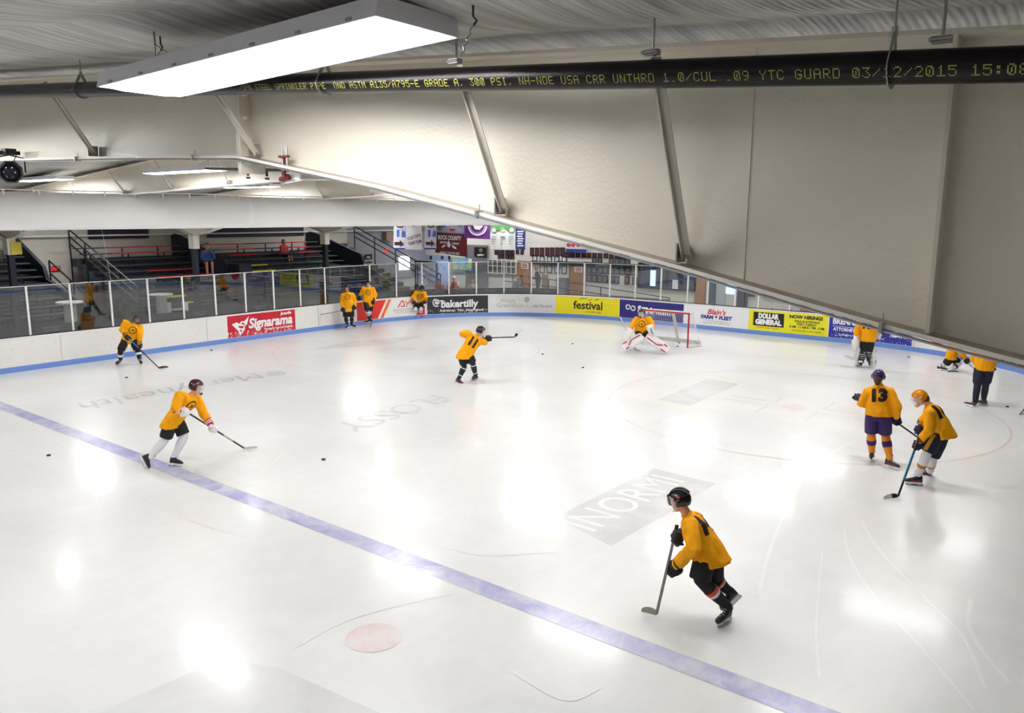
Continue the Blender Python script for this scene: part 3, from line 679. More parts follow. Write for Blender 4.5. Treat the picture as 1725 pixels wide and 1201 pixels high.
# ---- light fixtures
lens = bpy.data.materials.new('lamp_lens'); lens.use_nodes = True; MATS['lamp_lens'] = lens
b_ = lens.node_tree.nodes['Principled BSDF']; b_.inputs['Base Color'].default_value = (.9, .9, .9, 1); b_.inputs['Emission Color'].default_value = (1, .99, .985, 1); b_.inputs['Emission Strength'].default_value = LAMP_POWER
lens_near = lens.copy(); lens_near.node_tree.nodes['Principled BSDF'].inputs['Emission Strength'].default_value = LAMP_POWER*.42
housing = M('lamp_housing', '#e6e6ee', .4)
LL, LW = 2.44, .46
def lamp(label, loc, latches=False, LL=2.44, LW=.46, lens=lens):
    t = thing('light_fixture', label, 'ceiling light', loc, 'long lamps hanging over the rink')
    X, Y, Z = loc
    mb = MB()     # trough: sloping sides above the lens
    pr = [(-LW/2, 0), (-LW/2+.01, 0), (-LW/2+.035, .075), (LW/2-.035, .075), (LW/2-.01, 0), (LW/2, 0), (LW/2-.025, .085), (-LW/2+.025, .085)]
    mb.loft([[(X+sx*LL/2, Y+a, Z+c) for a, c in pr] for sx in (-1, 1)])
    for sx in (-1, 1):
        e = [(-LW/2, 0), (LW/2, 0), (LW/2-.025, .085), (-LW/2+.025, .085)]; mb.loft([[(X+sx*(LL/2+k), Y+a, Z+c) for a, c in e] for k in (.0005, .009)])
    mb.v = [V(v) for v in mb.v]; h = mb.build('housing', housing, t)
    mb = MB()
    for k in range(60):
        x0 = X-LL/2+.012+k*(LL-.024)/60; x1 = x0+(LL-.024)/60
        mb.loft([[(x, Y-LW/2+.012, Z+.004), (x, Y-LW/4, Z-d), (x, Y+LW/4, Z-d), (x, Y+LW/2-.012, Z+.004), (x, Y+LW/2-.02, Z+.02), (x, Y-LW/2+.02, Z+.02)] for x, d in ((x0, .004), ((x0+x1)/2, .012), (x1, .004))])
    mb.v = [V(v) for v in mb.v]; mb.build('lens', lens, t)
    for k in range(7 if latches else 0):
        x = X-LL/2+.15+k*(LL-.3)/6
        for s in (-1, 1): mb = MB(); mb.box((x, Y+s*(LW/2-.004), Z+.012), (.03, .02, .012)); mb.build('latch', steel, t)
    for sx in (-1, 1):
        mb = MB(); zc = zceil(X+sx*.9)
        for s in (-1, 1): mb.tube([(X+sx*.75, Y+s*.12, Z+.085), (X+sx*.95, Y, zc-.06)], .0035, 4)
        n = max(2, int(abs(zc-.06-Z-.085)/.03))
        mb.tube([(X+sx*.95, Y, zc-.065), (X+sx*.95, Y, zc+.01)], .006, 6); mb.build('hanger_chain', steel, t)
    return t
lamp('long white glowing lamp hanging close above, largest in the photo', (9.196, -22.842, 5.402), True, 2.31, .526, lens_near).rotation_euler = (.003, -.032, .019)
LX = [-9.2, -2.6, 3.2, 9.0]; LY = [-16.5, -10.45, -4.4, 1.6]
named = {(-2.6, -16.5): 'glowing lamp seen edge-on below the near beam, widest of the far ones', (-9.2, -16.5): 'glowing lamp seen edge-on at the left above the white duct', (-9.2, -10.45): 'glowing lamp seen edge-on below the rusty clamps'}
spots = [(x, y, named.get((x, y), 'long lamp over the ice hidden behind the beams from here')) for y in LY for x in LX]
spots += [(x, y, 'unseen long lamp added over the near ice') for x, y in ((-9.2, -22.6), (-2.6, -22.8), (3.1, -23.1), (3.4, -28.2), (9.6, -28.2), (-9.2, -29))]  # unseen lamps; those right of centre are added to brighten the near beam
spots += [(x, 6.9, 'lamp over the lobby beyond the glass, hidden from here') for x in (-17, -12, -7, -2, 3.5)]+[(-17, y, 'lamp over the left stands, hidden from here') for y in (-12.5, 0.5)]
proto = None
for x, y, lab in spots:
    zl = min(5.46, zceil(x)-.2)
    if proto is None: proto = lamp(lab, (x, y, zl)); continue
    c = copy_tree(proto); c.location = (x, y, zl); c['label'] = lab
# chains of the near lamp are seen against the ceiling
for x, y, lab in ((8.1, -22.75, 'hook and twisted wire on the ceiling behind the left end of the near lamp'), (9.3, -22.6, 'hook and twisted wire on the ceiling behind the middle of the near lamp'), (10.6, -22.75, 'hook and wire on the ceiling behind the right end of the near lamp')):
    t = thing('ceiling_hook', lab, 'hook', (x, y, zceil(x)), 'wire hooks on the ceiling')
    mb = MB(); z = zceil(x); mb.tube([(x, y, z), (x, y, z-.07), (x+.02, y, z-.09), (x, y, z-.11)], .005, 6); mb.build('hook', darkst, t)
    mb = MB(); mb.tube([(x+.008*math.sin(k*1.9), y-.0+k*-.006, z-.10-k*.011) for k in range(14)], .0035, 5); mb.build('wire', steel, t)
# ---- black stage light clamped to the beam at far left
p = ay(18, 290, YB-.16)
t = thing('stage_light', 'black round stage light with cables clamped to the near beam at far left', 'stage light', p)
mb = MB(); ax_ = (CAM-p).normalized(); u_ = V((0, 0, 1)); ax_.z = -.1; ax_.normalize(); r_ = ax_.cross(u_).normalized(); u_ = r_.cross(ax_)
rings = [[p+ax_*d+(r_*math.cos(2*PI*k/8+PI/8)+u_*math.sin(2*PI*k/8+PI/8))*r for k in range(8)] for d, r in ((-.10, .05), (-.09, .085), (-.02, .118), (.05, .118), (.085, .1), (.085, .09), (.06, .085))]
mb.loft(rings); mb.build('body', black, t)
mb = MB(); mb.ell(p+ax_*.065, (r_*.075, u_*.075, ax_*.02), 12, 6)
for k in range(6): a = k*PI/3; mb.ell(p+ax_*.08+(r_*math.cos(a)+u_*math.sin(a))*.05, (r_*.018, u_*.018, ax_*.012), 8, 5)
mb.build('lens', M('lens_dark', '#2a2c33', .15, .2), t)
mb = MB(); mb.tube([p+r_*-.13, p+r_*-.13+u_*.14, p+u_*.17, p+r_*.13+u_*.14, p+r_*.13], .008, 6); mb.build('yoke', black, t)
mb = MB(); mb.box(p+u_*.2+ax_*.0, (.12, .1, .06)); mb.tube([p+u_*.19+r_*-.1, p+u_*.19+r_*.13], .02, 8); mb.build('clamp', black, t)
mb = MB(); mb.tube([p+u_*.19+r_*.05, p+u_*.13+r_*.12, p+u_*.12+r_*.2, p+u_*.06+r_*.15, p+r_*.12], .005, 6); mb.tube([p+u_*.2+r_*.02, p+u_*.23, p+u_*.2+r_*-.08, p+u_*.1+r_*-.03], .005, 6); mb.build('cable', black, t)
# ================================================================== LEFT STANDS
seatd = M('seat_slate', '#3a4048', .6, var=.15); seatr = M('seat_red', '#d0281f', .5); seaty = M('seat_yellow', '#d8cf3c', .5); seatg = M('seat_green', '#2f7a4a', .5); seatb = M('seat_blue', '#3d56b5', .5)
def rx(k): return -19.6+.5*k
def rz(k): return 3.27-.215*k
def stand(label, y0, y1, colored, rows=10):
    t = thing('bleachers', label, 'bleachers', (-17, y0, .45), 'bleacher sections beyond the left glass')
    for k in range(rows):
        x, z = rx(k), rz(k); mb = MB()
        mb.bb((x-.25, y0, .46 if k == rows-1 else z-.42-.3), (x+.25, y1, z-.42)); mb.build('step', char, t)
        cols = [(min(ax(a, yy, x).y, ax(b, yy, x).y), max(ax(a, yy, x).y, ax(b, yy, x).y), m_, c) for kk, a, b, yy, m_, c in colored if kk == k]
        ivs = []; cur = y0+.05
        for a, b, m_, c in sorted(cols, key=lambda q: q[0]):
            a = max(a, y0+.05); b = min(b, y1-.05)
            if b-a < .1: continue
            if a > cur+.05: ivs.append((cur, a-.02, seatd, 'slate'))
            ivs.append((a, b, m_, c)); cur = b+.02
        if cur < y1-.1: ivs.append((cur, y1-.05, seatd, 'slate'))
        for a, b, m_, c in ivs:
            mb = MB(); mb.bb((x-.14, a, z-.04), (x+.14, b, z)); o = mb.build('seat_plank', m_, t)
            if c != 'slate': o['label'] = c+' seat plank'
        y = y0+.4
        while y < y1: mb = MB(); mb.bb((x-.02, y-.02, z-.42), (x+.02, y+.02, z-.04)); y += 1.5; mb.build('seat_leg', black, t)
    return t
stand('dark bleachers at the far left edge behind the glass', -22, -13.45, [])
stand('slate bleachers with red planks, middle section left of the column', -11.5, -7.05, [(0, 180, 287, 416, seatr, 'red'), (1, 188, 297, 426, seatr, 'red'), (4, 248, 330, 451, seatr, 'red'), (5, 264, 358, 459, seatr, 'red'), (8, 266, 310, 485, seaty, 'yellow'), (9, 285, 322, 493, seaty, 'yellow')])
stand('slate bleachers with red, yellow and green planks where a person lounges', -6.2, .2, [(0, 348, 408, 411, seatr, 'red'), (0, 460, 514, 406, seatr, 'red'), (1, 371, 425, 419, seatr, 'red'), (1, 489, 517, 413, seatr, 'red'), (2, 384, 430, 427, seatr, 'red'), (2, 500, 530, 421, seatr, 'red'), (4, 408, 448, 443, seaty, 'yellow'), (5, 423, 461, 452, seaty, 'yellow'), (4, 520, 556, 435, seatg, 'green'), (5, 534, 569, 445, seatg, 'green'), (8, 372, 413, 477, seatg, 'green'), (9, 385, 420, 485, seatg, 'green')])
def sidewall(Y, label, xe=-16.3):
    mb = MB(); poly = [(-20.45, .5), (-20.45, 3.75), (-19.9, 3.7), (xe-.1, 2.75), (xe+.1, 2.3), (-14.5, 1.55), (-14.3, .5)]
    mb.prism(poly, lambda u, v, t_: V((u, Y+t_, v)), -.06, .06); single('stand_side_wall', mb, navy, label, 'wall', 'sloping side walls of the stands')
sidewall(-13.35, 'sloping navy side wall of the far left bleachers', -17.6); sidewall(-6.95, 'sloping navy side wall beside the middle bleachers'); sidewall(.3, 'sloping navy side wall with a white notice on its end')
mb = MB(); mb.bb((-16.9, -6.87, .5), (-15.6, -6.3, 2.6)); single('stand_end_box', mb, navy, 'navy boxed end of the side wall between two bleacher sections', 'wall')
def stairs(Y0, Y1, label, m):
    t = thing('staircase', label, 'stairs', (-17, Y0, .45), 'stairs between the bleachers')
    n = 13
    for k in range(n):
        x0 = -20.3+k*.46; z = 3.1-.2*k; mb = MB(); mb.bb((x0, Y0, max(.46, z-.35)), (x0+.46, Y1, z)); mb.build('stair_step', m, t)
    return t
stairs(.5, 2.4, 'brown stairs right of the bleachers with a notice', M('step_brown', '#4a4644', .7, var=.2))
def rail(Y, label, x0=-19.7, x1=-14.6, z0=4.0, z1=2.05, n=4, lev=(0, -.28, -.56), bot=None):
    t = thing('handrail', label, 'railing', (x0, Y, z0-1), 'black stair railings')
    for d in lev:
        mb = MB(); mb.tube([(x0, Y, z0+d), (x1, Y, z1+d)], .03, 6); mb.build('rail', black, t)
    for i in range(n+1):
        f = i/n; x = x0+(x1-x0)*f; z = z0+(z1-z0)*f; mb = MB(); mb.tube([(x, Y, z+.0), (x, Y, bot or max(.46, z-1.05))], .03, 6); mb.build('railing_post', black, t)
rail(-11.56, 'black stair railing running down left of the middle bleachers', bot=.46); rail(-13.25, 'black stair railing beside the far left bleachers', -17.5, -14.4, 2.95, 1.75, 2, (0, -.45))
rail(2.85, 'black stair railing running down past the hanging banners', -19.8, -13.6, 4.0, 1.75, 4, bot=.45)
rail(-19.0, 'black stair railing beyond the left edge of the photo') if False else None
# dark panels and pale band on the back wall
def wallbox(name, a, b, X, m, label, cat, th=.04, group=None):
    p0 = ax(a[0], a[1], X); p1 = ax(b[0], b[1], X); mb = MB(); mb.bb((X-th, min(p0.y, p1.y), min(p0.z, p1.z)), (X, max(p0.y, p1.y), max(p0.z, p1.z))); return single(name, mb, m, label, cat, group)
wallbox('wall_panel', (148, 384), (251, 401), -20.42, navy, 'long dark panel high on the wall over the middle bleachers', 'panel')
wallbox('wall_panel', (349, 382), (512, 397), -20.42, navy, 'long dark panel high on the wall over the right-hand bleachers', 'panel')
mb = MB(); mb.tube([(-20.3, -30, 3.72), (-20.3, 8.9, 3.72)], .035, 8); single('wall_pipe', mb, cream2, 'pale pipe along the back wall above the top seats', 'pipe')
mb = MB(); mb.bb((-20.48, 3, 1), (-20.44, 8.9, 4.2)); single('wall_cladding', mb, M('cladding_grey', '#8f9097', .6, var=.1), 'grey cladding of the back wall behind the long railing', 'cladding')
def sign(label, c, w, h, m, normal='X', word=None, wm=None, size=.2, X=None, Y=None):
    t = thing('sign', label, 'sign', c); mb = MB()
    if normal == 'X': mb.box(c, (.03, w, h)); fn = lambda u, v: V((c[0]+.017, c[1]+u, c[2]+v))
    else: mb.box(c, (w, .03, h)); fn = lambda u, v: V((c[0]+u, c[1]-.017, c[2]+v))
    mb.build('board', m, t)
    if word:
        mb = MB(); n = len(word)
        for i, wd in enumerate(word): put_text(mb, wd, (lambda z0: (lambda u, v: fn(u, v+z0)))(((n-1)/2-i)*h*.8/n), size, bold=size*.02)
        mb.build('lettering', wm, t)
    return t
p = ax(92, 453, -20.48); exm = M('exit_red', '#ff2f38', .5, emit=.8)
sign('small red exit sign on the wall between the left bleachers', p,   .42, .22, M('exit_box', '#5a2025', .5), 'X', ['EXIT'], exm, .19)
p = V((-14.13, -15.5, 3.55)); sign('yellow notice hanging on a post at the far left', p, .3, .38, M('notice_yellow', '#c9b93c', .5))
p = ax(597, 437, -16.2); sign('black and white notice on the end of the side wall', V((-15.9, .3, p.z-.08)), .45, .62, black, 'X', ['NO', 'SKATES', 'BEYOND'], Wt, .15)
mb = MB(); p = ax(651, 422, -20.42); mb.ell(p, (V((0, .12, 0)), V((0, 0, .12)), V((.04, 0, 0))), 12, 6); single('warning_light', mb, M('red_glow', '#ff2222', .5, emit=1.2), 'round red light on the grey wall behind the long railing', 'light')
# cable in front of the stands
mb = MB(); mb.tube([ax(172, 388, -13.1), ax(187, 475, -12.74)], .006, 4); single('cable', mb, steel, 'thin pale cable hanging in front of the middle bleachers', 'cable')
# high tables behind the left glass
def table(px, py, label, X=-14.0, m=None, r=.4):
    c = ax(px, py, X); t = thing('high_table', label, 'table', (c.x, c.y, .45), 'high round tables behind the glass')
    mb = MB(); mb.tube([(c.x, c.y, c.z-.04), (c.x, c.y, c.z)], r, 24); mb.build('tabletop', whitep, t)
    mb = MB(); mb.tube([(c.x, c.y, .46), (c.x, c.y, c.z-.04)], [.2, .18], 16); mb.build('pedestal', m or M('pedestal_grey', '#b5b7b8', .6, var=.1), t)
    mb = MB(); mb.tube([(c.x, c.y, .45), (c.x, c.y, .48)], .3, 20); mb.build('base', darkst, t)
table(117, 508, 'high round white table on a pale pedestal, leftmost behind the glass')
table(271, 495, 'high round white table right of the leftmost one')
table(827, 486, 'white round table on a blue pedestal near the seated man in grey', -12.2, M('pedestal_blue', '#2a3f86', .6), .45)
def chair(c, label, seat_z=.95, m=None):
    t = thing('bar_stool', label, 'stool', c, 'tall stools behind the glass'); x, y, z = c; mm = m or black
    mb = MB(); mb.box((x, y, z+.75), (.4, .4, .05)); mb.build('seat', mm, t)
    mb = MB(); mb.box((x-.18, y, z+1.0), (.03, .38, .3)); mb.build('backrest', mm, t)
    for a in (-1, 1):
        for b in (-1, 1): mb = MB(); mb.tube([(x+a*.17, y+b*.17, z+.73), (x+a*.22, y+b*.22, z)], .015, 6); mb.build('leg', mm, t)
    mb = MB()
    for q in (.3, .5):
        for a in (-1, 1): mb.bar((x+a*.2, y-.2, z+q), (x+a*.2, y+.2, z+q), .02, .02); mb.bar((x-.2, y+a*.2, z+q), (x+.2, y+a*.2, z+q), .02, .02)
    mb.build('footrest', mm, t)
p = ax(158, 545, -13.9); chair((p.x, p.y, .45), 'black tall stool beside the leftmost high table'); p = ax(304, 545, -13.6); chair((p.x, p.y, .45), 'grey tall stool beside the second high table', m=darkst)
mb = MB(); p = ax(300, 520, -14.2); mb.box((p.x, p.y, .95), (.35, .6, 1.0)); single('white_cabinet', mb, whitep, 'white cabinet behind the second high table', 'cabinet')
# ================================================================== END WALL AND LOBBY
WY = 9.0
def eb(mb, a, b, Y=WY, th=.05, d=0):
    p0 = ay(a[0], a[1], Y-d); p1 = ay(b[0], b[1], Y-d); mb.bb((p0.x, Y-d-th, min(p0.z, p1.z)), (p1.x, Y-d, max(p0.z, p1.z))); return p0, p1
def wbox(name, a, b, m, label, cat, Y=WY, th=.05, d=0, group=None):
    mb = MB(); eb(mb, a, b, Y, th, d); return single(name, mb, m, label, cat, group)
photo_red = M('photo_maroon', '#5b2f33', .5, var=.5, vscale=14); photo_dk = M('photo_grey', '#6c7076', .5, var=.5, vscale=14); photo_w = M('photo_white', '#c9ccd4', .5, var=.3, vscale=18)
frame_b = M('frame_black', '#20222a', .4)
def make_pic(w, h, pm):
    t = thing('picture_frame', '', 'picture', (0, 0, 0), 'framed pictures on the end wall')
    mb = MB()
    for a, b_, c, d in ((-w/2, -h/2, w/2, -h/2+.04), (-w/2, h/2-.04, w/2, h/2), (-w/2, -h/2, -w/2+.04, h/2), (w/2-.04, -h/2, w/2, h/2)): mb.bb((a, -.03, b_), (c, 0, d))
    mb.build('frame', frame_b, t); mb = MB(); mb.bb((-w/2+.04, -.015, -h/2+.04), (w/2-.04, 0, h/2-.04)); mb.build('photo', pm, t); return t
rowsp = [('maroon top row on the end wall', [(x, 345) for x in (305, 350, 395, 443, 488, 535, 582)], .27, .44, photo_red),
         ('maroon row right of the red-ringed notice', [(x, 372+(x-628)*.028) for x in (628, 672, 722, 775, 822, 872, 922, 975, 1025, 1075, 1120, 1170)], .26, .26, photo_red),
         ('dark second row under the beam edge', [(870, 430), (920, 430), (1025, 433), (1075, 433), (1125, 434), (1175, 435)], .27, .38, photo_dk),
         ('blue and white upper row', [(330, 405), (397, 411), (463, 412), (530, 413), (597, 415)], .3, .3, photo_w),
         ('blue and white lower row', [(397, 500), (463, 501), (530, 504), (597, 506)], .32, .44, photo_w),
         ('upper portrait row beside the window', [(820, 508), (870, 510), (920, 512), (970, 513), (1025, 517), (1073, 518), (1122, 520), (1172, 523), (1225, 527)], .3, .38, photo_dk),
         ('lower portrait row beside the window', [(820, 583), (870, 586), (918, 589), (970, 592), (1030, 596), (1073, 599), (1168, 605), (1237, 610)], .3, .38, photo_dk),
         ('maroon upper row under the green-topped banner', [(-22, 350), (8, 350), (40, 350), (75, 351), (105, 352), (130, 352), (172, 345), (215, 347)], .2, .26, photo_red),
         ('maroon lower row under the green-topped banner', [(8, 388), (40, 388), (75, 389), (105, 390), (130, 390)], .2, .24, photo_red)]
for rn, pts, w, h, pm in rowsp:
    pr = make_pic(w, h, pm); first = True
    for i, (x, y) in enumerate(pts):
        t = pr if first else copy_tree(pr); first = False
        q = ay(840+x/5.39, 360+y/5.39, WY-.01); t.location = q; t['label'] = f'framed picture, {rn}, {ORD[i]} from left'
wbox('banner_strip', (895.6, 439), (939, 447), navy, 'dark navy strip under the blue and white pictures, leftmost', 'banner', d=.06)
wbox('banner_strip', (940, 439.5), (983, 447.5), navy, 'dark navy strip above the wooden door, second from left', 'banner', d=.06)
wbox('banner_strip', (985, 441), (1027, 448.5), navy, 'dark navy strip above the portraits, third from left', 'banner', d=.06)
wbox('banner_strip', (1028, 443), (1074, 451), navy, 'dark navy strip beside the dark window, fourth from left', 'banner', d=.06)
wood = M('door_wood', '#a3714f', .5, var=.1, vscale=4)
for nm, a, b, lab, sa, sb in (('door_1', (961, 448), (983, 530), 'brown wooden door with a white notice below the navy strip', (968, 449), (981, 459)), ('door_2', (874, 441), (893, 530), 'brown wooden door behind the man in grey', (878, 443), (890, 453))):
    t = thing(nm, lab, 'door', ay((a[0]+b[0])/2, b[1]-20, WY)); t['kind'] = 'structure'
    mb = MB(); p0, p1 = ay(*a, WY), ay(*b, WY); mb.bb((p0.x, WY-.05, 0), (p1.x, WY-.005, p0.z)); mb.build('door_leaf', wood, t)
    mb = MB(); mb.bb((p0.x-.06, WY-.03, 0), (p0.x, WY-.002, p0.z+.06)); mb.bb((p1.x, WY-.03, 0), (p1.x+.06, WY-.002, p0.z+.06)); mb.bb((p0.x, WY-.03, p0.z), (p1.x, WY-.002, p0.z+.06)); mb.build('door_frame', darkst, t)
    mb = MB(); q0, q1 = ay(*sa, WY-.06), ay(*sb, WY-.06); mb.bb((q0.x, WY-.07, q1.z), (q1.x, WY-.055, q0.z)); nt_ = mb.build('notice', whitep, t)
    mb = MB()
    for k in range(3): zz = q1.z+(q0.z-q1.z)*(.25+.25*k); mb.bb((q0.x+.06, WY-.074, zz-.025), (q1.x-.06, WY-.0705, zz+.025))
    mb.build('notice_lines', M('notice_red', '#b04a4a', .5), nt_)
    mb = MB(); mb.tube([(p1.x-.08, WY-.09, 1.0), (p1.x-.08, WY-.05, 1.0)], .03, 8); mb.build('door_handle', steel, t)
def win(nm, a, b, cols, fm, gm, lab):
    t = thing(nm, lab, 'window', ay((a[0]+b[0])/2, b[1], WY)); t['kind'] = 'structure'; p0, p1 = ay(*a, WY), ay(*b, WY); z1, z0 = p0.z, p1.z
    mb = MB(); mb.bb((p0.x, WY-.03, z0), (p1.x, WY-.01, z1)); mb.build('pane', gm, t)
    mb = MB(); w = .09
    mb.bb((p0.x, WY-.1, z0), (p1.x, WY-.02, z0+w)); mb.bb((p0.x, WY-.1, z1-w), (p1.x, WY-.02, z1))
    for i in range(cols+1): x = p0.x+(p1.x-p0.x)*i/cols; mb.bb((x-w/2, WY-.1, z0), (x+w/2, WY-.02, z1))
    mb.build('window_frame', fm, t); return p0, p1
dglass = M('dark_window', '#3f4a5c', .15, var=.6, vscale=1.6); win('window_1', (1078, 442), (1172, 491), 2, navy, dglass, 'large dark framed window at the right of the portraits')
bright = M('bright_window', '#bcd4ff', .3, emit=1.0)
mb = MB(); eb(mb, (1096, 455), (1104, 482), WY, .01, .035); single('window_glare', mb, bright, 'narrow bright blue-white pane inside the dark window', 'window') 
wbox('paper_notice', (1133, 471), (1142, 487), whitep, 'white paper taped on the dark window', 'paper', d=.11, th=.01)
wbox('entry_door_frame', (1173, 462), (1187, 530), wood, 'brown door frame right of the dark window', 'door frame', th=.1)
for i, (a, b, mm, lab) in enumerate((((1193, 466), (1205, 530), dglass, 'dark glass entry door beside the brown frame'), ((1206, 470), (1221, 530), M('pale_panel', '#aeb4bb', .5), 'pale grey partition right of the glass entry door'), ((1224, 478), (1240, 496), bright, 'bright blue-white window pane near the lower beam edge'), ((1243, 482), (1258, 530), dglass, 'dark glass door right of the bright pane'), ((1259, 486), (1272, 500), navy, 'small navy board under the beam edge'), ((1286, 494), (1306, 503), navy, 'navy wall board under the beam edge, further right'), ((1350, 500), (1365, 530), wood, 'brown door partly hidden by the beam'))):
    wbox('wall_fitting', a, b, mm, lab, 'wall fitting', th=.06, d=.02)
wbox('wood_panel', (914, 462), (923, 486), M('panel_brown', '#8b7464', .6), 'narrow brown board under the blue and white pictures', 'board')
wbox('drinking_fountain', (942, 467), (957, 530), M('grey_metal', '#8d9094', .4, .3), 'grey metal cabinet between the wooden doors', 'cabinet', th=.3, d=.01)
# ramp behind the end glass and its railing
mb = MB(); mb.prism([(-12.98, -.02), (-12.98, .44), (-11.5, .38), (-4.5, 0.0), (-4.5, -.02)], lambda u, v, t_: V((u, t_, v)), 6.0, 8.98); struct('floor_ramp', mb, concrete)
t = thing('ramp_railing', 'long dark railing descending to the right in front of the end wall', 'railing', ay(980, 530, 7.5))
tp = [(848, 461), (864, 463), (933, 471.5), (1026, 486), (1128, 502)]
for dy in (0, 12):
    mb = MB(); mb.tube([ay(x, y+dy*(1 if x < 1100 else .3), 7.5) for x, y in tp], .025, 6); mb.build('rail', darkst, t)
for x, y in ((864, 463), (924, 470), (1012, 484), (1128, 502)):
    q = ay(x, y, 7.5); mb = MB(); mb.tube([q, (q.x, q.y, 0)], .025, 6); mb.build('railing_post', darkst, t)
# banners hanging behind the rink
def banner(label, corners, m, Y, th=.012):
    P = [ay(x, y, Y) for x, y in corners]; c = sum(P, V((0, 0, 0)))/4
    t = thing('hanging_banner', label, 'banner', (c.x, Y, min(p.z for p in P)), 'banners hanging beyond the rink')
    mb = MB(); n = 10; rings = []
    for i in range(n+1):
        f = i/n; a = P[0].lerp(P[1], f); b = P[3].lerp(P[2], f); yo = .012*math.sin(f*9)
        rings.append([a+V((0, yo, 0)), a+V((0, yo+th, 0)), b+V((0, yo*1.6+th, 0)), b+V((0, yo*1.6, 0))])
    mb.loft(rings); mb.build('cloth', m, t)
    for q in (P[0], P[1]):
        mb = MB(); mb.tube([(q.x, Y+.006, q.z-.02), (q.x, Y+.006, zceil(q.x)+.0)], .006, 4); mb.build('hanging_cord', darkst, t)
    return t, lambda x, y, d=.03: ay(x, y, Y-d)
def bpoly(t, f, polys, m, name='print'):
    mb = MB()
    for p in polys: mb.add([f(x, y) for x, y in p], [tuple(range(len(p)))])
    return mb.build(name, m, t)
def btext(t, f, body, cx, cy, h, m, width, rot=0, **k):
    mb = MB(); ca, sa = math.cos(rot), math.sin(rot); put_text(mb, body, lambda u, v: f(cx+u*ca-v*sa, cy-(u*sa+v*ca)), h, width, **k); return mb.build('lettering', m, t)
bw = M('banner_white', '#e8e4ea', .7); mar = M('banner_maroon', '#6a1c28', .7, var=.1); prp = M('banner_purple', '#6a2f86', .7, var=.1); gmx = M('banner_grey', '#cfd2cc', .7); bbl = M('banner_blue', '#27387f', .7)
maroon = M('ink_maroon', '#4a141c', .6); inkb = M('ink_sky', '#3f6fd0', .6)
def arr(x0, y0): return [(x0, y0-2.5), (x0+9, y0-2.5), (x0+9, y0-6), (x0+15, y0), (x0+9, y0+6), (x0+9, y0+2.5), (x0, y0+2.5)]
def dial(t, f, cx, cy, r, m):
    bpoly(t, f, arcband((cx, cy), r*.72, r, 0, 2*PI, 20), m, 'emblem_ring'); bpoly(t, f, [[(cx-1.5, cy+r*.5), (cx-.5, cy-r*.4), (cx+.5, cy-r*.4), (cx+1.5, cy+r*.5)], [(cx-4, cy-1), (cx+4, cy-1), (cx+4, cy+1), (cx-4, cy+1)]], m, 'emblem_figure')
for (x0, x1, lab) in ((662.5, 683, 'white banner with a maroon arrow and blue bottom band, left one'), (715, 735, 'white banner with a maroon arrow and blue bottom band, right one')):
    t, f = banner(lab, [(x0+1, 368), (x1, 368), (x1-.5, 420), (x0, 420)], bw, 2.25)
    bpoly(t, f, [arr(x0+2, 410)], maroon, 'arrow'); bpoly(t, f, [[(x0, 417.5), (x1-.5, 417.5), (x1-.5, 420), (x0, 420)]], M('ink_royal', '#2a45a8', .6), 'bottom_band')
    bpoly(t, f, [[(x0+6, 387), (x0+10, 387), (x0+10, 399), (x0+6, 399)], [(x0+14, 393), (x0+16, 387), (x0+20, 391), (x0+19, 399), (x0+14, 399)]], inkb, 'blue_figures'); dial(t, f, x0+11, 376, 8, black)
t, f = banner('white banner reading your town your team in slanted dark letters', [(684, 368), (710, 368), (711, 421), (683, 420)], bw, 2.2)
btext(t, f, 'YOUR TOWN', 697, 399.5, 8, M('ink_plum', '#5d3a48', .6), 24, .32, bold=.1); btext(t, f, 'YOUR TEAM', 698.5, 408.5, 8, M('ink_plum', '#5d3a48', .6), 23, .25, bold=.1); dial(t, f, 696, 372, 9, maroon)
t, f = banner('blue and white banner above the maroon one', [(736, 366), (783, 366), (782, 397), (735, 393)], M('banner_sky', '#b9bfda', .7, var=.25, vscale=2), 2.4)
bpoly(t, f, [[(737, 376), (753, 376), (750, 382), (738, 383)], [(770, 372), (780, 374), (778, 381), (771, 380)]], M('ink_royal', '#2a45a8', .6)); bpoly(t, f, [[(757, 385), (768, 386), (764, 390), (758, 389)]], M('ink_red', '#cf2030', .5), 'red_print'); bpoly(t, f, arcband((741, 386), 0, 3, 0, 2*PI, 12), M('ink_olive', '#8a8252', .5), 'round_emblem')
t, f = banner('maroon brewery banner with white lettering hanging askew', [(736, 391), (786, 394.5), (787, 433), (733, 425.5)], mar, 2.3)
btext(t, f, 'ROCK COUNTY', 757.5, 401, 10, bw, 39, -.06, bold=.3); btext(t, f, 'BREWING', 747.5, 408.5, 5, bw, 12, -.04, bold=.1); btext(t, f, 'COMPANY', 767, 410.5, 5, bw, 13, -.04, bold=.1)
btext(t, f, 'LOCALLY CRAFTED BEER', 757.5, 426.5, 5.4, bw, 34, -.08, bold=.12)
bpoly(t, f, [[(756, 404.5), (759, 412), (758, 416.5), (754.5, 416.5), (753, 412)], [(744, 415), (748, 412.5), (751.5, 412.5), (749, 415.5), (744.5, 417.5)], [(760, 413.5), (763, 413.5), (768.5, 417), (769, 420), (764, 418)]], bw, 'hop_emblem')
t, f = banner('purple banner with a white round crest', [(782, 366), (826, 366), (825, 403), (782, 401)], prp, 2.3)
bpoly(t, f, arcband((804.5, 381), 13.5, 16, .0, PI, 24)+arcband((804.5, 381), 11.5, 12.3, 0, PI, 20), bw, 'crest_ring'); bpoly(t, f, [[(795, 366), (814, 366), (813, 381), (808, 387), (800, 386), (796, 378)]], bw, 'crest'); bpoly(t, f, [[(798, 377), (806, 374), (812, 372), (812, 380), (803, 380)]], black, 'crest_figure')
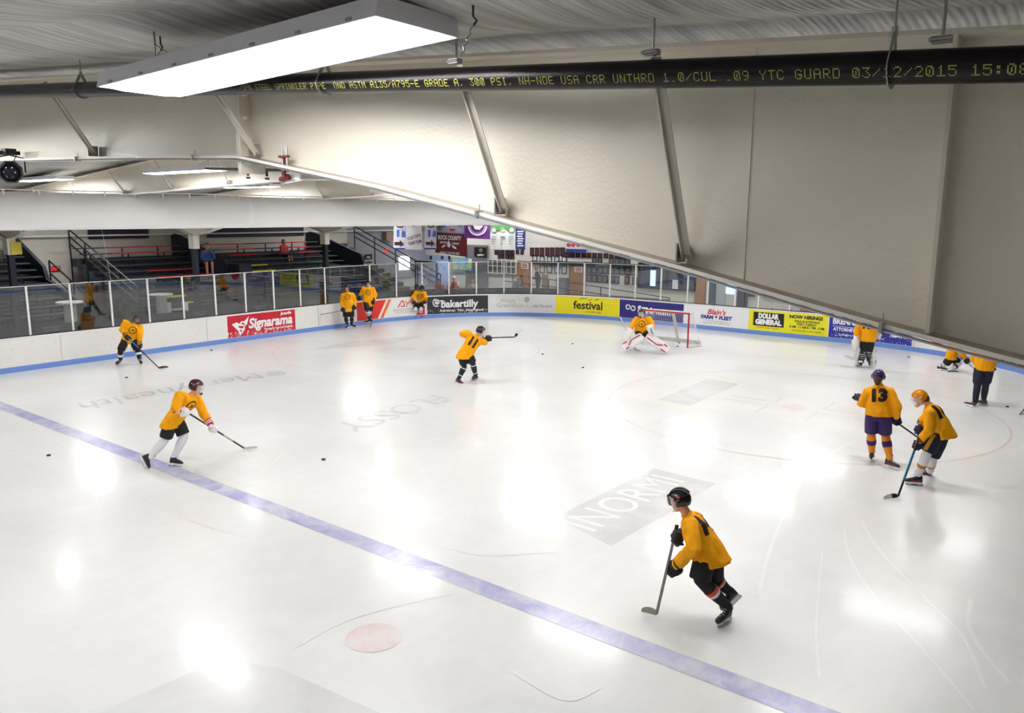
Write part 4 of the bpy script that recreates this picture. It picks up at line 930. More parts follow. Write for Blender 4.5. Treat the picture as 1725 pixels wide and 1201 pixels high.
t, f = banner('white and green banner with three columns of small print', [(826, 380), (868, 380), (868, 419.5), (826.5, 419.5)], gmx, 2.35)
bpoly(t, f, [[(826, 380), (868, 380), (866, 386), (859, 385), (857, 391), (852, 386), (838, 388), (832, 384), (826, 387)]], M('ink_grass', '#4a8f47', .6), 'green_top'); [bpoly(t, f, arcband((cx, 387), 0, 4.2, 0, 2*PI, 14), M('crest_pale', '#b8bcb4', .6), 'crest') for cx in (832, 847, 862)]
bpoly(t, f, [[(cx-4, y), (cx+4, y), (cx+4, y+1.6), (cx-4, y+1.6)] for cx in (832, 847, 861) for y in (398, 401.5)]+[[(cx-3, y), (cx+1, y), (cx+1, y+1.3), (cx-3, y+1.3)] for cx in (832, 846, 860) for y in (406, 410)], M('ink_slate', '#7d86a5', .6), 'small_print')
t, f = banner('narrow blue banner with white lines of print', [(868.5, 384), (885, 387), (884, 421), (868, 419.5)], bbl, 2.35)
bpoly(t, f, [[(871+(i % 2), 389+i*4), (882-(i % 3), 389+i*4), (882-(i % 3), 391+i*4), (871+(i % 2), 391+i*4)] for i in range(7)], bw, 'small_print')
t, f = banner('white notice with four red rings and a blue foot, under the beam edge', [(953.5, 405), (988, 407), (988, 427), (953.5, 425)], bw, 8.8)
bpoly(t, f, [q for cx in (957.5, 965.5, 974, 982.5) for q in arcband((cx, 412.5), 1.2, 3.4, 0, 2*PI, 14)], M('ink_red', '#cf2030', .5), 'red_rings'); bpoly(t, f, [[(953.5, 419), (988, 420), (988, 427), (953.5, 425)]], bbl, 'blue_foot'); btext(t, f, 'NO PARKING & SKATING', 971, 421.5, 2.6, bw, 28) if False else None
# lobby fittings
greyw = M('lobby_grey', '#6e6e74', .7)
wbox('partition', (786, 412), (822, 530), greyw, 'grey partition wall left of the glazed cabinet', 'partition', th=.1, d=.05)
t = thing('sign', 'black office sign with white letters on the grey partition', 'sign', ay(809, 424, 8.8)); mb = MB(); eb(mb, (799.5, 416), (820, 433), 8.84, .04); mb.build('board', black, t)
mb = MB(); put_text(mb, 'OFFICE', lambda u, v: ay(810+u, 429.8-v, 8.79), 4.2, 12, bold=.1); mb.build('lettering', Wt, t); bpoly(t, lambda x, y: ay(x, y, 8.79), arcband((810, 421.5), 1.2, 3, 0, 2*PI, 14), M('ink_olive', '#8a8252', .5), 'emblem')
t = thing('glazed_cabinet', 'glazed cabinet with white bars full of pictures', 'display case', ay(845, 470, 8.9)); mb = MB(); p0, p1 = eb(mb, (822, 438), (868.5, 462), 8.95, .03); mb.build('pictures', M('cab_dark', '#5f5d58', .4, var=.6, vscale=6), t)
mb = MB()
for i in range(7): x = 822+i*7.7; eb(mb, (x, 437), (x+1.1, 462.5), 8.91, .03)
for y in (437.5, 448, 460): eb(mb, (822, y), (869, y+1.1), 8.91, .03)
mb.build('bars', whitep, t)
t = thing('wall_mural', 'colourful blue and white mural panel behind the spectator in a white cap', 'mural', ay(778, 460, 8.9)); mb = MB(); eb(mb, (761, 433), (796, 457), 8.9, .05); mb.build('frame', M('mural_frame', '#a3a860', .6), t)
mm = M('mural', '#6fa8d8', .5); nt = mm.node_tree; vo = nt.nodes.new('ShaderNodeTexVoronoi'); vo.inputs['Scale'].default_value = 3.5; cr_ = nt.nodes.new('ShaderNodeValToRGB'); nt.links.new(vo.outputs['Color'], cr_.inputs[0])
e = cr_.color_ramp.elements; e[0].color = lin('#1d4f92'); e[1].color = lin('#e8eef0'); e.new(.45).color = lin('#5aa4dc'); e.new(.7).color = lin('#b9c46a'); tc = nt.nodes.new('ShaderNodeTexCoord'); nt.links.new(tc.outputs['Object'], vo.inputs['Vector']); nt.links.new(cr_.outputs[0], nt.nodes['Principled BSDF'].inputs['Base Color'])
mb = MB(); eb(mb, (762, 434), (795, 456), 8.84, .02); mb.build('picture', mm, t)
wbox('wall_board', (706, 428), (757, 440), M('board_pale', '#9fb0cc', .6), 'pale blue notice board with small pictures beyond the lattice', 'board', d=.06)
t = thing('bright_doorway', 'pale blue lit doorway panel behind the lattice', 'door', ay(740, 465, 8.9)); mb = MB(); eb(mb, (728, 436), (757, 480), 8.93, .03); mb.build('panel', M('panel_lit', '#a9c0f2', .4, emit=.12), t)
for i, x in enumerate((713, 724, 743, 755)): wbox('small_picture', (x, 431), (x+4, 437), navy, f'tiny dark picture on the pale notice board, {ORD[i]} from the left', 'picture', d=.13, th=.01, group='tiny pictures on the notice board')
mb = MB(); q0 = ax(672, 432, -20.4); q1 = ax(690, 454, -20.4); mb.bb((-20.42, q0.y, q1.z), (-20.38, q1.y, q0.z)); single('window_2', mb, M('screen_glow', '#dff1ff', .3, emit=1.5), 'small glowing white window seen through the stair railing', 'window')['kind'] = 'structure'
wallbox('wooden_box', (651, 391), (664, 405), -20.12, M('box_tan', '#8a7765', .7), 'tan box on the grey wall left of the white banners', 'box', th=.3)
# lattice fence
t = thing('lattice_fence', 'blue-white diamond lattice fence behind the stair railing', 'fence', ay(722, 480, 6.4)); mb = MB(); a = ay(700, 440, 6.4); b = ay(736, 480, 6.4)
n = 8; w = b.x-a.x; h_ = a.z-b.z
for i in range(-n, n):
    for sgn in (1, -1):
        x0 = a.x+w*i/n*1.0; x1 = x0+h_; z0, z1 = (b.z, a.z) if sgn > 0 else (a.z, b.z)
        fa = max(0, (a.x-x0)/h_); fb = min(1, (b.x-x0)/h_)
        if fb > fa: mb.bar((x0+h_*fa, 6.4, z0+(z1-z0)*fa), (x0+h_*fb, 6.4, z0+(z1-z0)*fb), .055, .03, (0, 1, 0))
mb.build('slats', M('lattice_blue', '#cfd8f4', .5), t); mb = MB()
for x in (a.x, b.x): mb.bb((x-.04, 6.36, .45), (x+.04, 6.44, a.z))
mb.bb((a.x, 6.36, a.z-.04), (b.x, 6.44, a.z+.04)); mb.build('lattice_frame', darkst, t)
# lounge chairs near the glass on the right
def tub(c, label, m):
    x, y, z = c; t = thing('tub_chair', label, 'chair', c, 'chairs by the entry'); mb = MB()
    mb.loft([[(x+r*math.cos(a), y+r*math.sin(a), z+h) for a in [2*PI*k/20 for k in range(20)]] for h, r in ((.12, .28), (.2, .36), (.45, .38), (.47, .3))]); mb.v = [V(v) for v in mb.v]; mb.build('seat', m, t)
    mb = MB(); mb.loft([[(x+r*math.cos(a), y+r*math.sin(a), z+h) for r, h in ((.33, .4), (.4, .4), (.42, .98), (.36, .98))] for a in [PI*1.02+PI*.96*k/12 for k in range(13)]]); mb.v = [V(v) for v in mb.v]; mb.build('backrest', m, t, smooth=True)
    for a in range(4): mb = MB(); q = a*PI/2+PI/4; mb.tube([(x+.25*math.cos(q), y+.25*math.sin(q), z+.14), (x+.28*math.cos(q), y+.28*math.sin(q), z)], .015, 6); mb.build('leg', darkst, t)
q = ay(1213, 520, 5.9); tub((q.x, 6.0, 0), 'white rounded chair behind the glass right of the goal', M('chair_white', '#c8cdc6', .6)); q = ay(1316, 520, 5.9); tub((q.x, 6.0, 0), 'black rounded chair behind the glass over the yellow hiring panel', black)
# ---- goal net
red = M('goal_red', '#b01522', .35); t = thing('hockey_goal', 'red framed goal with white net near the end boards', 'goal', (0, 0, 0))
r = .03
for sx in (-1, 1): mb = MB(); mb.tube([(sx*.915, 0, 0), (sx*.915, 0, 1.22)], r, 12); mb.build('goal_post', red, t, smooth=True)
mb = MB(); mb.tube([(-.945, 0, 1.22), (.945, 0, 1.22)], r, 12); mb.build('crossbar', red, t, smooth=True)
netm = M('net_white', '#dedede', .7); pad = M('pad_grey', '#c4c2bc', .7, var=.1)
base = [(-.915, 0), (-1.12, .55), (-.95, 1.0), (0, 1.12), (.95, 1.0), (1.12, .55), (.915, 0)]; top = [(-.915, 0), (-.9, .42), (-.7, .55), (0, .56), (.7, .55), (.9, .42), (.915, 0)]
mb = MB(); mb.tube([(x, y, .03) for x, y in base], .024, 8); mb.build('base_bar', M('bar_white', '#d8d6d2', .5), t)
mb = MB(); mb.tube([(x, y, 1.2) for x, y in top], .02, 8); mb.build('top_bar', M('bar_white', '#d8d6d2', .5), t)
mb = MB(); mb.loft([[(0, .56, 1.2), (.04, .6, 1.18)][:0] or [V((-.05, .56, 1.19)), V((.05, .56, 1.19)), V((.05, .60, 1.19)), V((-.05, .60, 1.19))], [V((-.05, 1.06, .04)), V((.05, 1.06, .04)), V((.05, 1.12, .04)), V((-.05, 1.12, .04))]]); mb.build('centre_strut_pad', pad, t)
mb = MB(); mb.loft([[V((x, y-.03, z)) for z in (.02, .13)]+[V((x, y+.02, z)) for z in (.13, .02)] for x, y in base[1:-1]]); mb.build('skirt_pad', pad, t)
def pl(P, f):
    f *= len(P)-1; i = min(int(f), len(P)-2); g = f-i; return (P[i][0]+(P[i+1][0]-P[i][0])*g, P[i][1]+(P[i+1][1]-P[i][1])*g)
mb = MB(); NU, NV = 64, 22
def npt(u, v): a = pl(base, u); b = pl(top, u); return V((a[0]+(b[0]-a[0])*v, a[1]+(b[1]-a[1])*v, .03+1.17*v))
for i in range(NU+1):
    for j in range(NV): mb.tube([npt(i/NU, j/NV), npt(i/NU, (j+1)/NV)], .0026, 3, False)
for j in range(NV+1):
    for i in range(NU): mb.tube([npt(i/NU, j/NV), npt((i+1)/NU, j/NV)], .0026, 3, False)
for i in range(0, 31):
    x = -.9+1.8*i/30; mb.tube([(x, 0, 1.22), (x*.95, .5, 1.2)], .0035, 3, False)
for j in range(10): mb.tube([(-.91, .055*j, 1.215), (.91, .055*j, 1.215)], .0035, 3, False)
mb.build('netting', netm, t)
mb = MB(); mb.loft([[V((x, -.01, 1.235)), V((x, .12, 1.225)), V((x, .12, 1.215)), V((x, -.01, 1.215))] for x in (-.9, .9)]); mb.build('top_pad', M('pad_white', '#e6e4e2', .6), t)
t.location = (-.2, .33, 0)
# ---- pucks
pm = M('puck_rubber', '#111114', .6)
def puck(px, py, label, z=0.0):
    c = az(px, py, z+.01); t = thing('puck', label, 'puck', (c.x, c.y, z), 'loose black pucks'); mb = MB()
    mb.loft([[V((c.x+r_*math.cos(a), c.y+r_*math.sin(a), z+h)) for a in [2*PI*k/24 for k in range(24)]] for h, r_ in ((.001, .035), (.004, .0385), (.022, .0385), (.0255, .035))]); mb.build('body', pm, t, smooth=True)
for a in ((545, 774, 'black puck right of the skater in white socks'), (82, 767, 'black puck alone at the left below the blue line'), (213, 636, 'black puck in front of the player by the left boards'), (356, 590, 'small black puck near the red panel'), (914, 596.5, 'black puck between the shooter and the goalie, farther one'), (982, 619, 'black puck between the shooter and the goalie, nearer one'), (1144, 577.5, 'black puck inside the goal at the back'), (1141.5, 583.5, 'black puck inside the goal mouth'), (1531, 601.5, 'black puck between the walking goalie and bent player'), (1697, 685, 'small black puck right of the navy trousers')): puck(*a)
puck(964.5, 579, 'puck flying low towards the goalie', .12)
# ================================================================== PEOPLE
skin = M('skin', '#d9a184', .55); skin2 = M('skin_ruddy', '#c98a72', .55)
def jerseymat(name, col):
    m = M(name, col, .8, spec=.25, var=.07, vscale=7, bump=.5, bscale=14); return m
jer = jerseymat('jersey_gold', '#f9a906')
pantk = M('pants_black', '#101217', .75, bump=.2, bscale=20); pantp = M('pants_purple', '#34185f', .7, var=.1); pantn = M('pants_navy', '#10182e', .75, var=.1); panty = M('stripe_gold', '#c08a1e', .7)
sockw = M('sock_white', '#e8e6ea', .8); sockk = M('sock_black', '#0f1118', .8); sockg = M('sock_dark_green', '#12262b', .8); sockr = M('sock_red', '#b4283a', .8); sockn = M('sock_navy', '#1a2142', .8)
socko = M('sock_orange', '#e8541c', .8); sockop = M('sock_amber', '#ea9426', .8); sockp = M('sock_purple', '#3b1d68', .8)
glk = M('glove_black', '#0e0f15', .6); gln = M('glove_navy', '#15163a', .6); glr = M('glove_red', '#cc2338', .6); glw = M('glove_white', '#e4e2e6', .6); gls = M('glove_sky', '#7db4d8', .6)
hk = M('helmet_black', '#111217', .25, coat=.4); hm = M('helmet_maroon', '#401020', .25, coat=.4); hp = M('helmet_purple', '#2f1a5c', .25, coat=.4); hy = M('helmet_gold', '#f09a18', .25, coat=.4)
cagew = M('cage_white', '#e6e6ea', .3); caged = M('cage_dark', '#3a3a42', .3)
bootk = M('boot_black', '#17161b', .4); bootr = M('boot_trim_red', '#a02a35', .5); blade_m = M('blade_steel', '#c9ccd2', .25, .8); holder = M('holder_white', '#efefef', .4); lace = M('lace_white', '#dddddd', .7)
shaftk = M('shaft_black', '#17131a', .4); shafts = M('shaft_silver', '#8c8480', .4, .3); shaftb = M('shaft_blue', '#1e6a92', .35); tapew = M('tape_white', '#dcdad6', .7); tapek = M('tape_black', '#131216', .7)
hairb = M('hair_brown', '#5a3a26', .7, var=.3, vscale=60); visor = glassmat('visor_clear', (.93, .93, .95), .2)
inkj = M('number_black', '#1a140c', .7)
UP = V((0, 0, 1))
class Fig:
    """world positions for the joints of one figure, read at the figure's own distance"""
    def __init__(s, crop, root, ground=True, rootp=None):
        s.ox, s.oy, s.k = crop
        s.root = rootp if rootp is not None else az(*root)
        d = s.root-CAM; d.z = 0; s.vd = d.normalized(); s.rt = V((s.vd.y, -s.vd.x, 0))
    def px(s, p): return s.ox+p[0]/s.k, s.oy+p[1]/s.k
    def J(s, x, y, q=0.0):
        v = ray(*s.px((x, y))); o = s.root+s.vd*q; return CAM+v*((o-CAM).dot(s.vd)/v.dot(s.vd))
    def G(s, x, y, z=0.0): return az(*s.px((x, y)), z)
    def dir(s, a): a = math.radians(a); return s.vd*math.cos(a)+s.rt*math.sin(a)
    def reach(s, a, x, y, L, sg, q=0.0):
        """point on the pixel's ray at distance L from joint a; sg -1 nearer, +1 farther"""
        v = ray(*s.px((x, y))).normalized(); oc = CAM-a; b = oc.dot(v); c = oc.dot(oc)-L*L; dsc = b*b-c
        if dsc < 0: return CAM+v*(-b)
        return CAM+v*(-b+sg*math.sqrt(dsc))
def frame3(f, up=UP):
    f = f.normalized(); l = up.cross(f).normalized(); return f, l, f.cross(l)
def head_tubes(hc, f, l, u, k=1.0):
    pr = [(-.135, .028, .03, .045), (-.118, .042, .052, .03), (-.08, .06, .075, .012), (-.03, .071, .09, .0), (.02, .076, .097, -.004), (.065, .072, .09, -.008), (.1, .052, .066, -.01), (.12, .022, .03, -.01)]
    T = [[p for p in er(hc+u*z*k+f*s_*k, l*w*k, f*d*k, 14)] for z, w, d, s_ in pr]
    out = [T, rt([(hc+f*.088*k+u*.012*k, .011*k), (hc+f*.104*k-u*.03*k, .014*k)], 8), rt([(hc+f*.078*k-u*.07*k+l*.02*k, .009), (hc+f*.083*k-u*.07*k, .01), (hc+f*.078*k-u*.07*k-l*.02*k, .009)], 6)]
    for s_ in (-1, 1): out.append(rt([(hc+l*s_*.076*k+u*.02*k-f*.005, .014*k), (hc+l*s_*.08*k-u*.025*k, .012*k)], 8)); out.append(rt([(hc+f*.078*k+l*s_*.045*k+u*.035*k, .012), (hc+f*.084*k+l*s_*.02*k+u*.037*k, .012)], 6))
    return out
def eyes(hc, f, l, u, body, k=1.0):
    for s_ in (-1, 1):
        mb = MB(); mb.ell(hc+f*.085*k+l*s_*.031*k+u*.012*k, (l*.013, f*.008, u*.009), 8, 6); mb.build('eye', M('eye_dark', '#2a211e', .3), body)
def hand_tubes(w, g, sx, k=1.0, fill=False):
    """palm, four curled fingers and a thumb closing round an axis sx that runs through the grip g"""
    h = (g-w); h = (h-sx*h.dot(sx)*.7); h = h.normalized(); h2 = (h-sx*h.dot(sx)).normalized(); n = sx.cross(h2).normalized(); out = []
    out.append(rt([(w, .03*k), (g-h2*.035*k+n*.03*k, .036*k), (g+n*.036*k, .03*k)], 10))
    for i in range(4):
        o = sx*(i-1.5)*.024*k; L = (.9, 1.0, .96, .8)[i]
        out.append(rt([(g+o-h2*.02*k+n*.036*k, .012*k), (g+o+h2*.028*k*L+n*.034*k, .0125*k), (g+o+h2*.044*k*L+n*.004*k, .012*k), (g+o+h2*.026*k*L-n*.028*k, .011*k), (g+o-h2*.002*k-n*.034*k, .010*k)], 8))
    out.append(rt([(g-h2*.045*k+sx*.02*k+n*.02*k, .016*k), (g-h2*.04*k+sx*.05*k-n*.012*k, .014*k), (g-h2*.012*k+sx*.04*k-n*.036*k, .012*k)], 8))
    if fill: out.append(rt([(g-sx*.045*k, .026*k), (g+sx*.045*k, .026*k)], 8))
    return out
def glove(root, w, g, elbow, sx, m, cuffm=None, k=1.0, vox=.009):
    a = (w-elbow).normalized(); tubes = hand_tubes(w+a*.02, g, sx, 1.5*k, True)
    o, _ = blob('glove', tubes, m, root, vox, 2)
    mb = MB(); c = w-a*.03; pts = [(c-a*.075*k, .066*k), (c-a*.02*k, .06*k), (c+a*.035*k, .048*k), (c+a*.07*k, .045*k)]
    mb.loft(rt(pts, 14, False)); mb.build('cuff', cuffm or m, o, smooth=True)
    if cuffm:
        for q in (-.05, -.015): mb = MB(); mb.loft(rt([(c+a*(q-.008), .069*k), (c+a*(q+.008), .069*k)], 14, False)); mb.build('cuff_band', m, o)
    return o
def helmet(root, hc, f, l, u, m, cage='cage', cm=None, k=1.0, decal=None):
    mb = MB(); rg, sg = 12, 22; A, B, Cc = .107*k, .132*k, .128*k; c0 = hc+u*.012*k-f*.008*k
    def P(i, j, g=1.0):
        th = PI*.5*(1.34*i/rg) ; a = 2*PI*j/sg; z = math.cos(th); r_ = math.sin(th)
        return c0+(l*math.sin(a)*A*r_+f*math.cos(a)*B*r_+u*z*Cc)*g
    vs = []; idx = {}
    for i in range(rg+1):
        for j in range(sg): idx[i, j, 0] = len(vs); vs.append(P(i, j))
    for i in range(rg+1):
        for j in range(sg): idx[i, j, 1] = len(vs); vs.append(P(i, j, .93))
    keep = set()
    for i in range(rg):
        for j in range(sg):
            a = 2*PI*(j+.5)/sg; fr = math.cos(a); zz = math.cos(PI*.5*1.34*(i+.5)/rg)
            if fr > .35 and zz < .3: continue
            if fr > -.15 and zz < .02 and abs(math.sin(a)) < .99 and fr > .1: continue
            keep.add((i, j))
    fs = []
    for i, j in keep:
        k2 = (j+1) % sg; fs.append((idx[i, j, 0], idx[i, k2, 0], idx[i+1, k2, 0], idx[i+1, j, 0])); fs.append((idx[i+1, j, 1], idx[i+1, k2, 1], idx[i, k2, 1], idx[i, j, 1]))
        for (di, dj, e) in ((1, 0, ((i+1, j), (i+1, k2))), (-1, 0, ((i, k2), (i, j))), (0, 1, ((i, k2), (i+1, k2))), (0, -1, ((i+1, j), (i, j)))):
            if (i+di, (j+dj) % sg) not in keep and i+di >= 0:
                (p, q), (r_, s_) = e; fs.append((idx[p, q, 0], idx[p, q, 1], idx[r_, s_, 1], idx[r_, s_, 0]))
    mb.add(vs, fs); o = mb.build('helmet', m, root, smooth=True)
    for s_ in (-.045, 0, .045):
        mb = MB(); mb.tube([c0+l*s_*k+f*B*math.cos(t)*.97+u*Cc*math.sin(t)*(1.02 if s_ == 0 else .94) for t in [PI*(.16+.66*q/8) for q in range(9)]], .008*k, 6); mb.build('ridge', m, o, smooth=True)
    for s_ in (-1, 1):
        mb = MB(); mb.box(c0+l*s_*A*.80+u*Cc*.55+f*.02, (.03, .012, .012), Matrix((f, l, u)).transposed()); mb.build('vent', M('vent_pale', '#b9bcc4', .4) if m != hy else M('vent_grey', '#8d96a0', .4), o)
        mb = MB(); mb.loft(rt([(hc+l*s_*.098*k+u*.01*k-f*.01, .03*k), (hc+l*s_*.098*k-u*.035*k, .024*k)], 8)); mb.build('ear_guard', m, o, smooth=True)
    mb = MB(); mb.tube([hc+l*.09*k-u*.04*k, hc+f*.06*k+l*.05*k-u*.125*k, hc+f*.09*k-u*.14*k, hc+f*.06*k-l*.05*k-u*.125*k, hc-l*.09*k-u*.04*k], .006, 6); mb.build('chin_strap', cm or caged, o)
    if cage == 'cage':
        mb = MB(); cm = cm or cagew
        for z in (.045, .02, -.005, -.03, -.055, -.08, -.105):
            rr_ = 1-.25*max(0, -z-.04)/.07
            mb.tube([hc+u*z*k+l*math.sin(t)*.108*k*rr_+f*math.cos(t)*.142*k*rr_ for t in [PI*(-.45+.9*q/10) for q in range(11)]], .0034, 4)
        for t in (-.42, -.28, -.14, 0, .14, .28, .42): mb.tube([hc+u*z*k+l*math.sin(PI*t)*.108*k*(1-.25*max(0, -z-.04)/.07)+f*math.cos(PI*t)*.142*k*(1-.25*max(0, -z-.04)/.07) for z in (.05, 0, -.05, -.11)], .0034, 4)
        mb.build('face_cage', cm, o)
        mb = MB(); mb.ell(hc+f*.1*k-u*.115*k, (l*.045*k, f*.035*k, u*.028*k), 10, 6); mb.build('chin_cup', m, o, smooth=True)
    elif cage == 'visor':
        mb = MB(); mb.loft([[hc+u*z*k+l*math.sin(t)*.108*g+f*math.cos(t)*.138*g for t in [PI*(-.42+.84*q/12) for q in range(13)]]+[hc+u*z*k+l*math.sin(t)*.105*g+f*math.cos(t)*.135*g for t in [PI*(.42-.84*q/12) for q in range(13)]] for z, g in ((.055, 1), (-.01, 1.0), (-.045, .95))]); mb.v = [V(v) for v in mb.v]; mb.build('visor', visor, o, smooth=True)
    if decal: mb = MB(); mb.ell(c0+l*decal[1]*A*.86+u*Cc*.35, (f*.03, l*.012, u*.018), 8, 5); mb.build('sticker', decal[0], o)
    return o
def skate(root, ank, heel, toe, knee, bm=bootk, trim=None, k=1.0):
    t = (toe-heel).normalized(); mid = (heel+toe)/2; u = (ank-mid); u = (u-t*u.dot(t)).normalized(); s_ = t.cross(u).normalized()
    b0 = mid-t*.0
    def Q(x, y, z): return b0+t*x*k+s_*y*k+u*z*k
    prof = [(-.125, .02, .10, .055), (-.11, .034, .115, .085), (-.06, .04, .135, .075), (0, .042, .14, .05), (.06, .047, .125, .04), (.11, .046, .112, .034), (.145, .034, .104, .026), (.158, .016, .1, .014)]
    L = [er(Q(x, 0, .055+h), s_*w*k, u*h*k, 12) for x, w, c, h in prof]
    sh = [er(Q(-.055, 0, .10), s_*.04*k, t*.062*k, 12), er(Q(-.06, 0, .17), s_*.038*k, t*.05*k, 12), er(Q(-.058, 0, .225), s_*.042*k, t*.05*k, 12), er(Q(-.056, 0, .27), s_*.046*k, t*.053*k, 12)]
    o, _ = blob('skate', [L, sh], bm, root, .009, 2)
    mb = MB(); mb.loft([[Q(x, -.008, z0), Q(x, .008, z0), Q(x, .014, z1), Q(x, -.014, z1)] for x, z0, z1 in ((-.13, .03, .056), (-.07, .014, .066), (-.035, .03, .06), (.03, .034, .06), (.06, .014, .06), (.13, .02, .06), (.15, .035, .056))]); mb.build('blade_holder', holder, o)
    mb = MB(); mb.loft([[Q(x, -.002, z0), Q(x, .002, z0), Q(x, .002, .028), Q(x, -.002, .028)] for x, z0 in ((-.14, .012), (-.12, .001), (0, 0), (.12, .001), (.15, .014))]); mb.build('blade', blade_m, o)
    mb = MB()
    for i in range(6): x = .07-.022*i; z = .12+.024*i; mb.tube([Q(x, -.03, z-.01), Q(x+.012, 0, z+.012), Q(x, .03, z-.01)], .004, 4)
    mb.build('laces', lace, o)
    if trim: mb = MB(); mb.tube([Q(-.11, .037, .1), Q(-.02, .043, .08), Q(.08, .047, .085)], .006, 5); mb.tube([Q(-.11, -.037, .1), Q(-.02, -.043, .08), Q(.08, -.047, .085)], .006, 5); mb.build('side_trim', trim, o)
    return Q(-.057, 0, .20), u
def sock(root, knee, ank, bands, r0=.078, r1=.058, name='sock'):
    """bands = [(t0, t1, material)] from knee to ankle; first one is the sock itself"""
    d = ank-knee
    def R(t): return r0+(r1-r0)*t+.012*math.sin(PI*min(1, t*1.3))
    mb = MB(); mb.loft(rt([(knee+d*t, R(t)) for t in (-.06, 0, .2, .4, .6, .8, 1.0, 1.04)], 16)); o = mb.build(name, bands[0][2], root, smooth=True)
    for t0, t1, m_ in bands[1:]: mb = MB(); mb.loft(rt([(knee+d*t, R(t)+.004) for t in (t0, (t0+t1)/2, t1)], 16, False)); mb.build('stripe', m_, o, smooth=True)
    return o
def decal(bvh, fig_o, body, c, right, up, out, size, m, name='number', polys=None, off=.004, bold=.02, width=None):
    mb = MB()
    if body: vs, fs = text_geo(body, size, bold=bold, maxlen=size*.12, res=2)
    else:
        vs, fs = [], []
        for p in polys: n = len(vs); vs += p; fs.append(tuple(range(n, n+len(p))))
    if width and vs: w = max(v[0] for v in vs)-min(v[0] for v in vs); vs = [(v[0]*width/w, v[1]) for v in vs]
    pts = []
    for x, y in vs:
        o = c+right*x+up*y+out*.6; h = bvh.ray_cast(o, -out, 1.2); pts.append(h[0]+out*off if h[0] is not None else None)
    fs = [f for f in fs if all(pts[i] is not None for i in f) and max((pts[a]-pts[b]).length for a in f for b in f) < size*.6]
    mb.add([p if p is not None else c for p in pts], fs); return mb.build(name, m, fig_o)
def crest(bvh, jo, c, right, up, out, k=.105):
    ring = arcband((0, 0), k*.80, k, 0, 2*PI, 24); inner = [[(x*k, y*k) for x, y in p] for p in ([(-.62, -.22), (-.1, -.02), (.12, -.5), (.24, -.42), (.14, .02), (.5, .3), (.62, .5), (.42, .44), (.08, .2), (-.28, .42), (-.3, .28), (-.14, .06), (-.62, -.1)],)]
    decal(bvh, jo, None, c, right, up, out, k, inkj, 'crest_ring', ring); tri = []
    for p in inner:
        cc = (.0, .05*k)
        for i in range(len(p)): tri.append([cc, p[i], p[(i+1) % len(p)]])
    decal(bvh, jo, None, c, right, up, out, k*2, inkj, 'crest_plane', tri)
    decal(bvh, jo, 'JETS', c-up*k*.62, right, up, out, k*.3, inkj, 'crest_letters', off=.006) if False else None
def stick(label, butt, heel, tip, m=shaftk, bm=tapek, knob=tapew, print_=None, goalie=False, up=UP, hm=None):
    t = thing('hockey_stick', label, 'hockey stick', heel)
    d = (heel-butt).normalized(); bl = (tip-heel); side = bl-d*bl.dot(d); side.normalize()
    mb = MB(); mb.bar(butt, heel-(d*.02), .028 if not goalie else .028, .021 if not goalie else .024, side.cross(d)); mb.build('shaft', m, t)
    mb = MB(); mb.bar(butt-d*.005, butt+d*.10, .034, .028, side.cross(d)); mb.build('knob', knob, t)
    if goalie: mb = MB(); mb.bar(heel-d*.66, heel-d*.02, .085, .024, side.cross(d)); mb.build('paddle', m, t)
    # blade: curved thin slab standing on its lower edge
    bd_ = bl.normalized(); n = bd_.cross(d).normalized(); vv = (-d-bd_*(-d).dot(bd_)).normalized(); L = bl.length; rings = []
    hgt = .075 if not goalie else .09
    for i in range(9):
        f = i/8; c = heel+bd_*L*f+n*.03*f*f; h = hgt*(.75+.25*math.sin(PI*min(1, f*1.1))) if f < .97 else hgt*.5
        w = n*.006; rings.append([c-w+vv*0, c+w+vv*0, c+w+vv*h, c-w+vv*h])
    mb = MB(); mb.loft(rings); o = mb.build('blade', bm, t)
    if hm: mb = MB(); mb.loft([[p+(p-sum(r_, V((0, 0, 0)))/4)*.08 for p in r_] for r_ in rings[:4]]); mb.build('heel_tape', hm, t)
    if print_:
        L2 = (heel-butt).length
        for a, b, pm_ in print_: mb = MB(); mb.bar(butt+d*L2*a, butt+d*L2*b, .030, .023, side.cross(d)); mb.build('shaft_print', pm_, t)
    return t
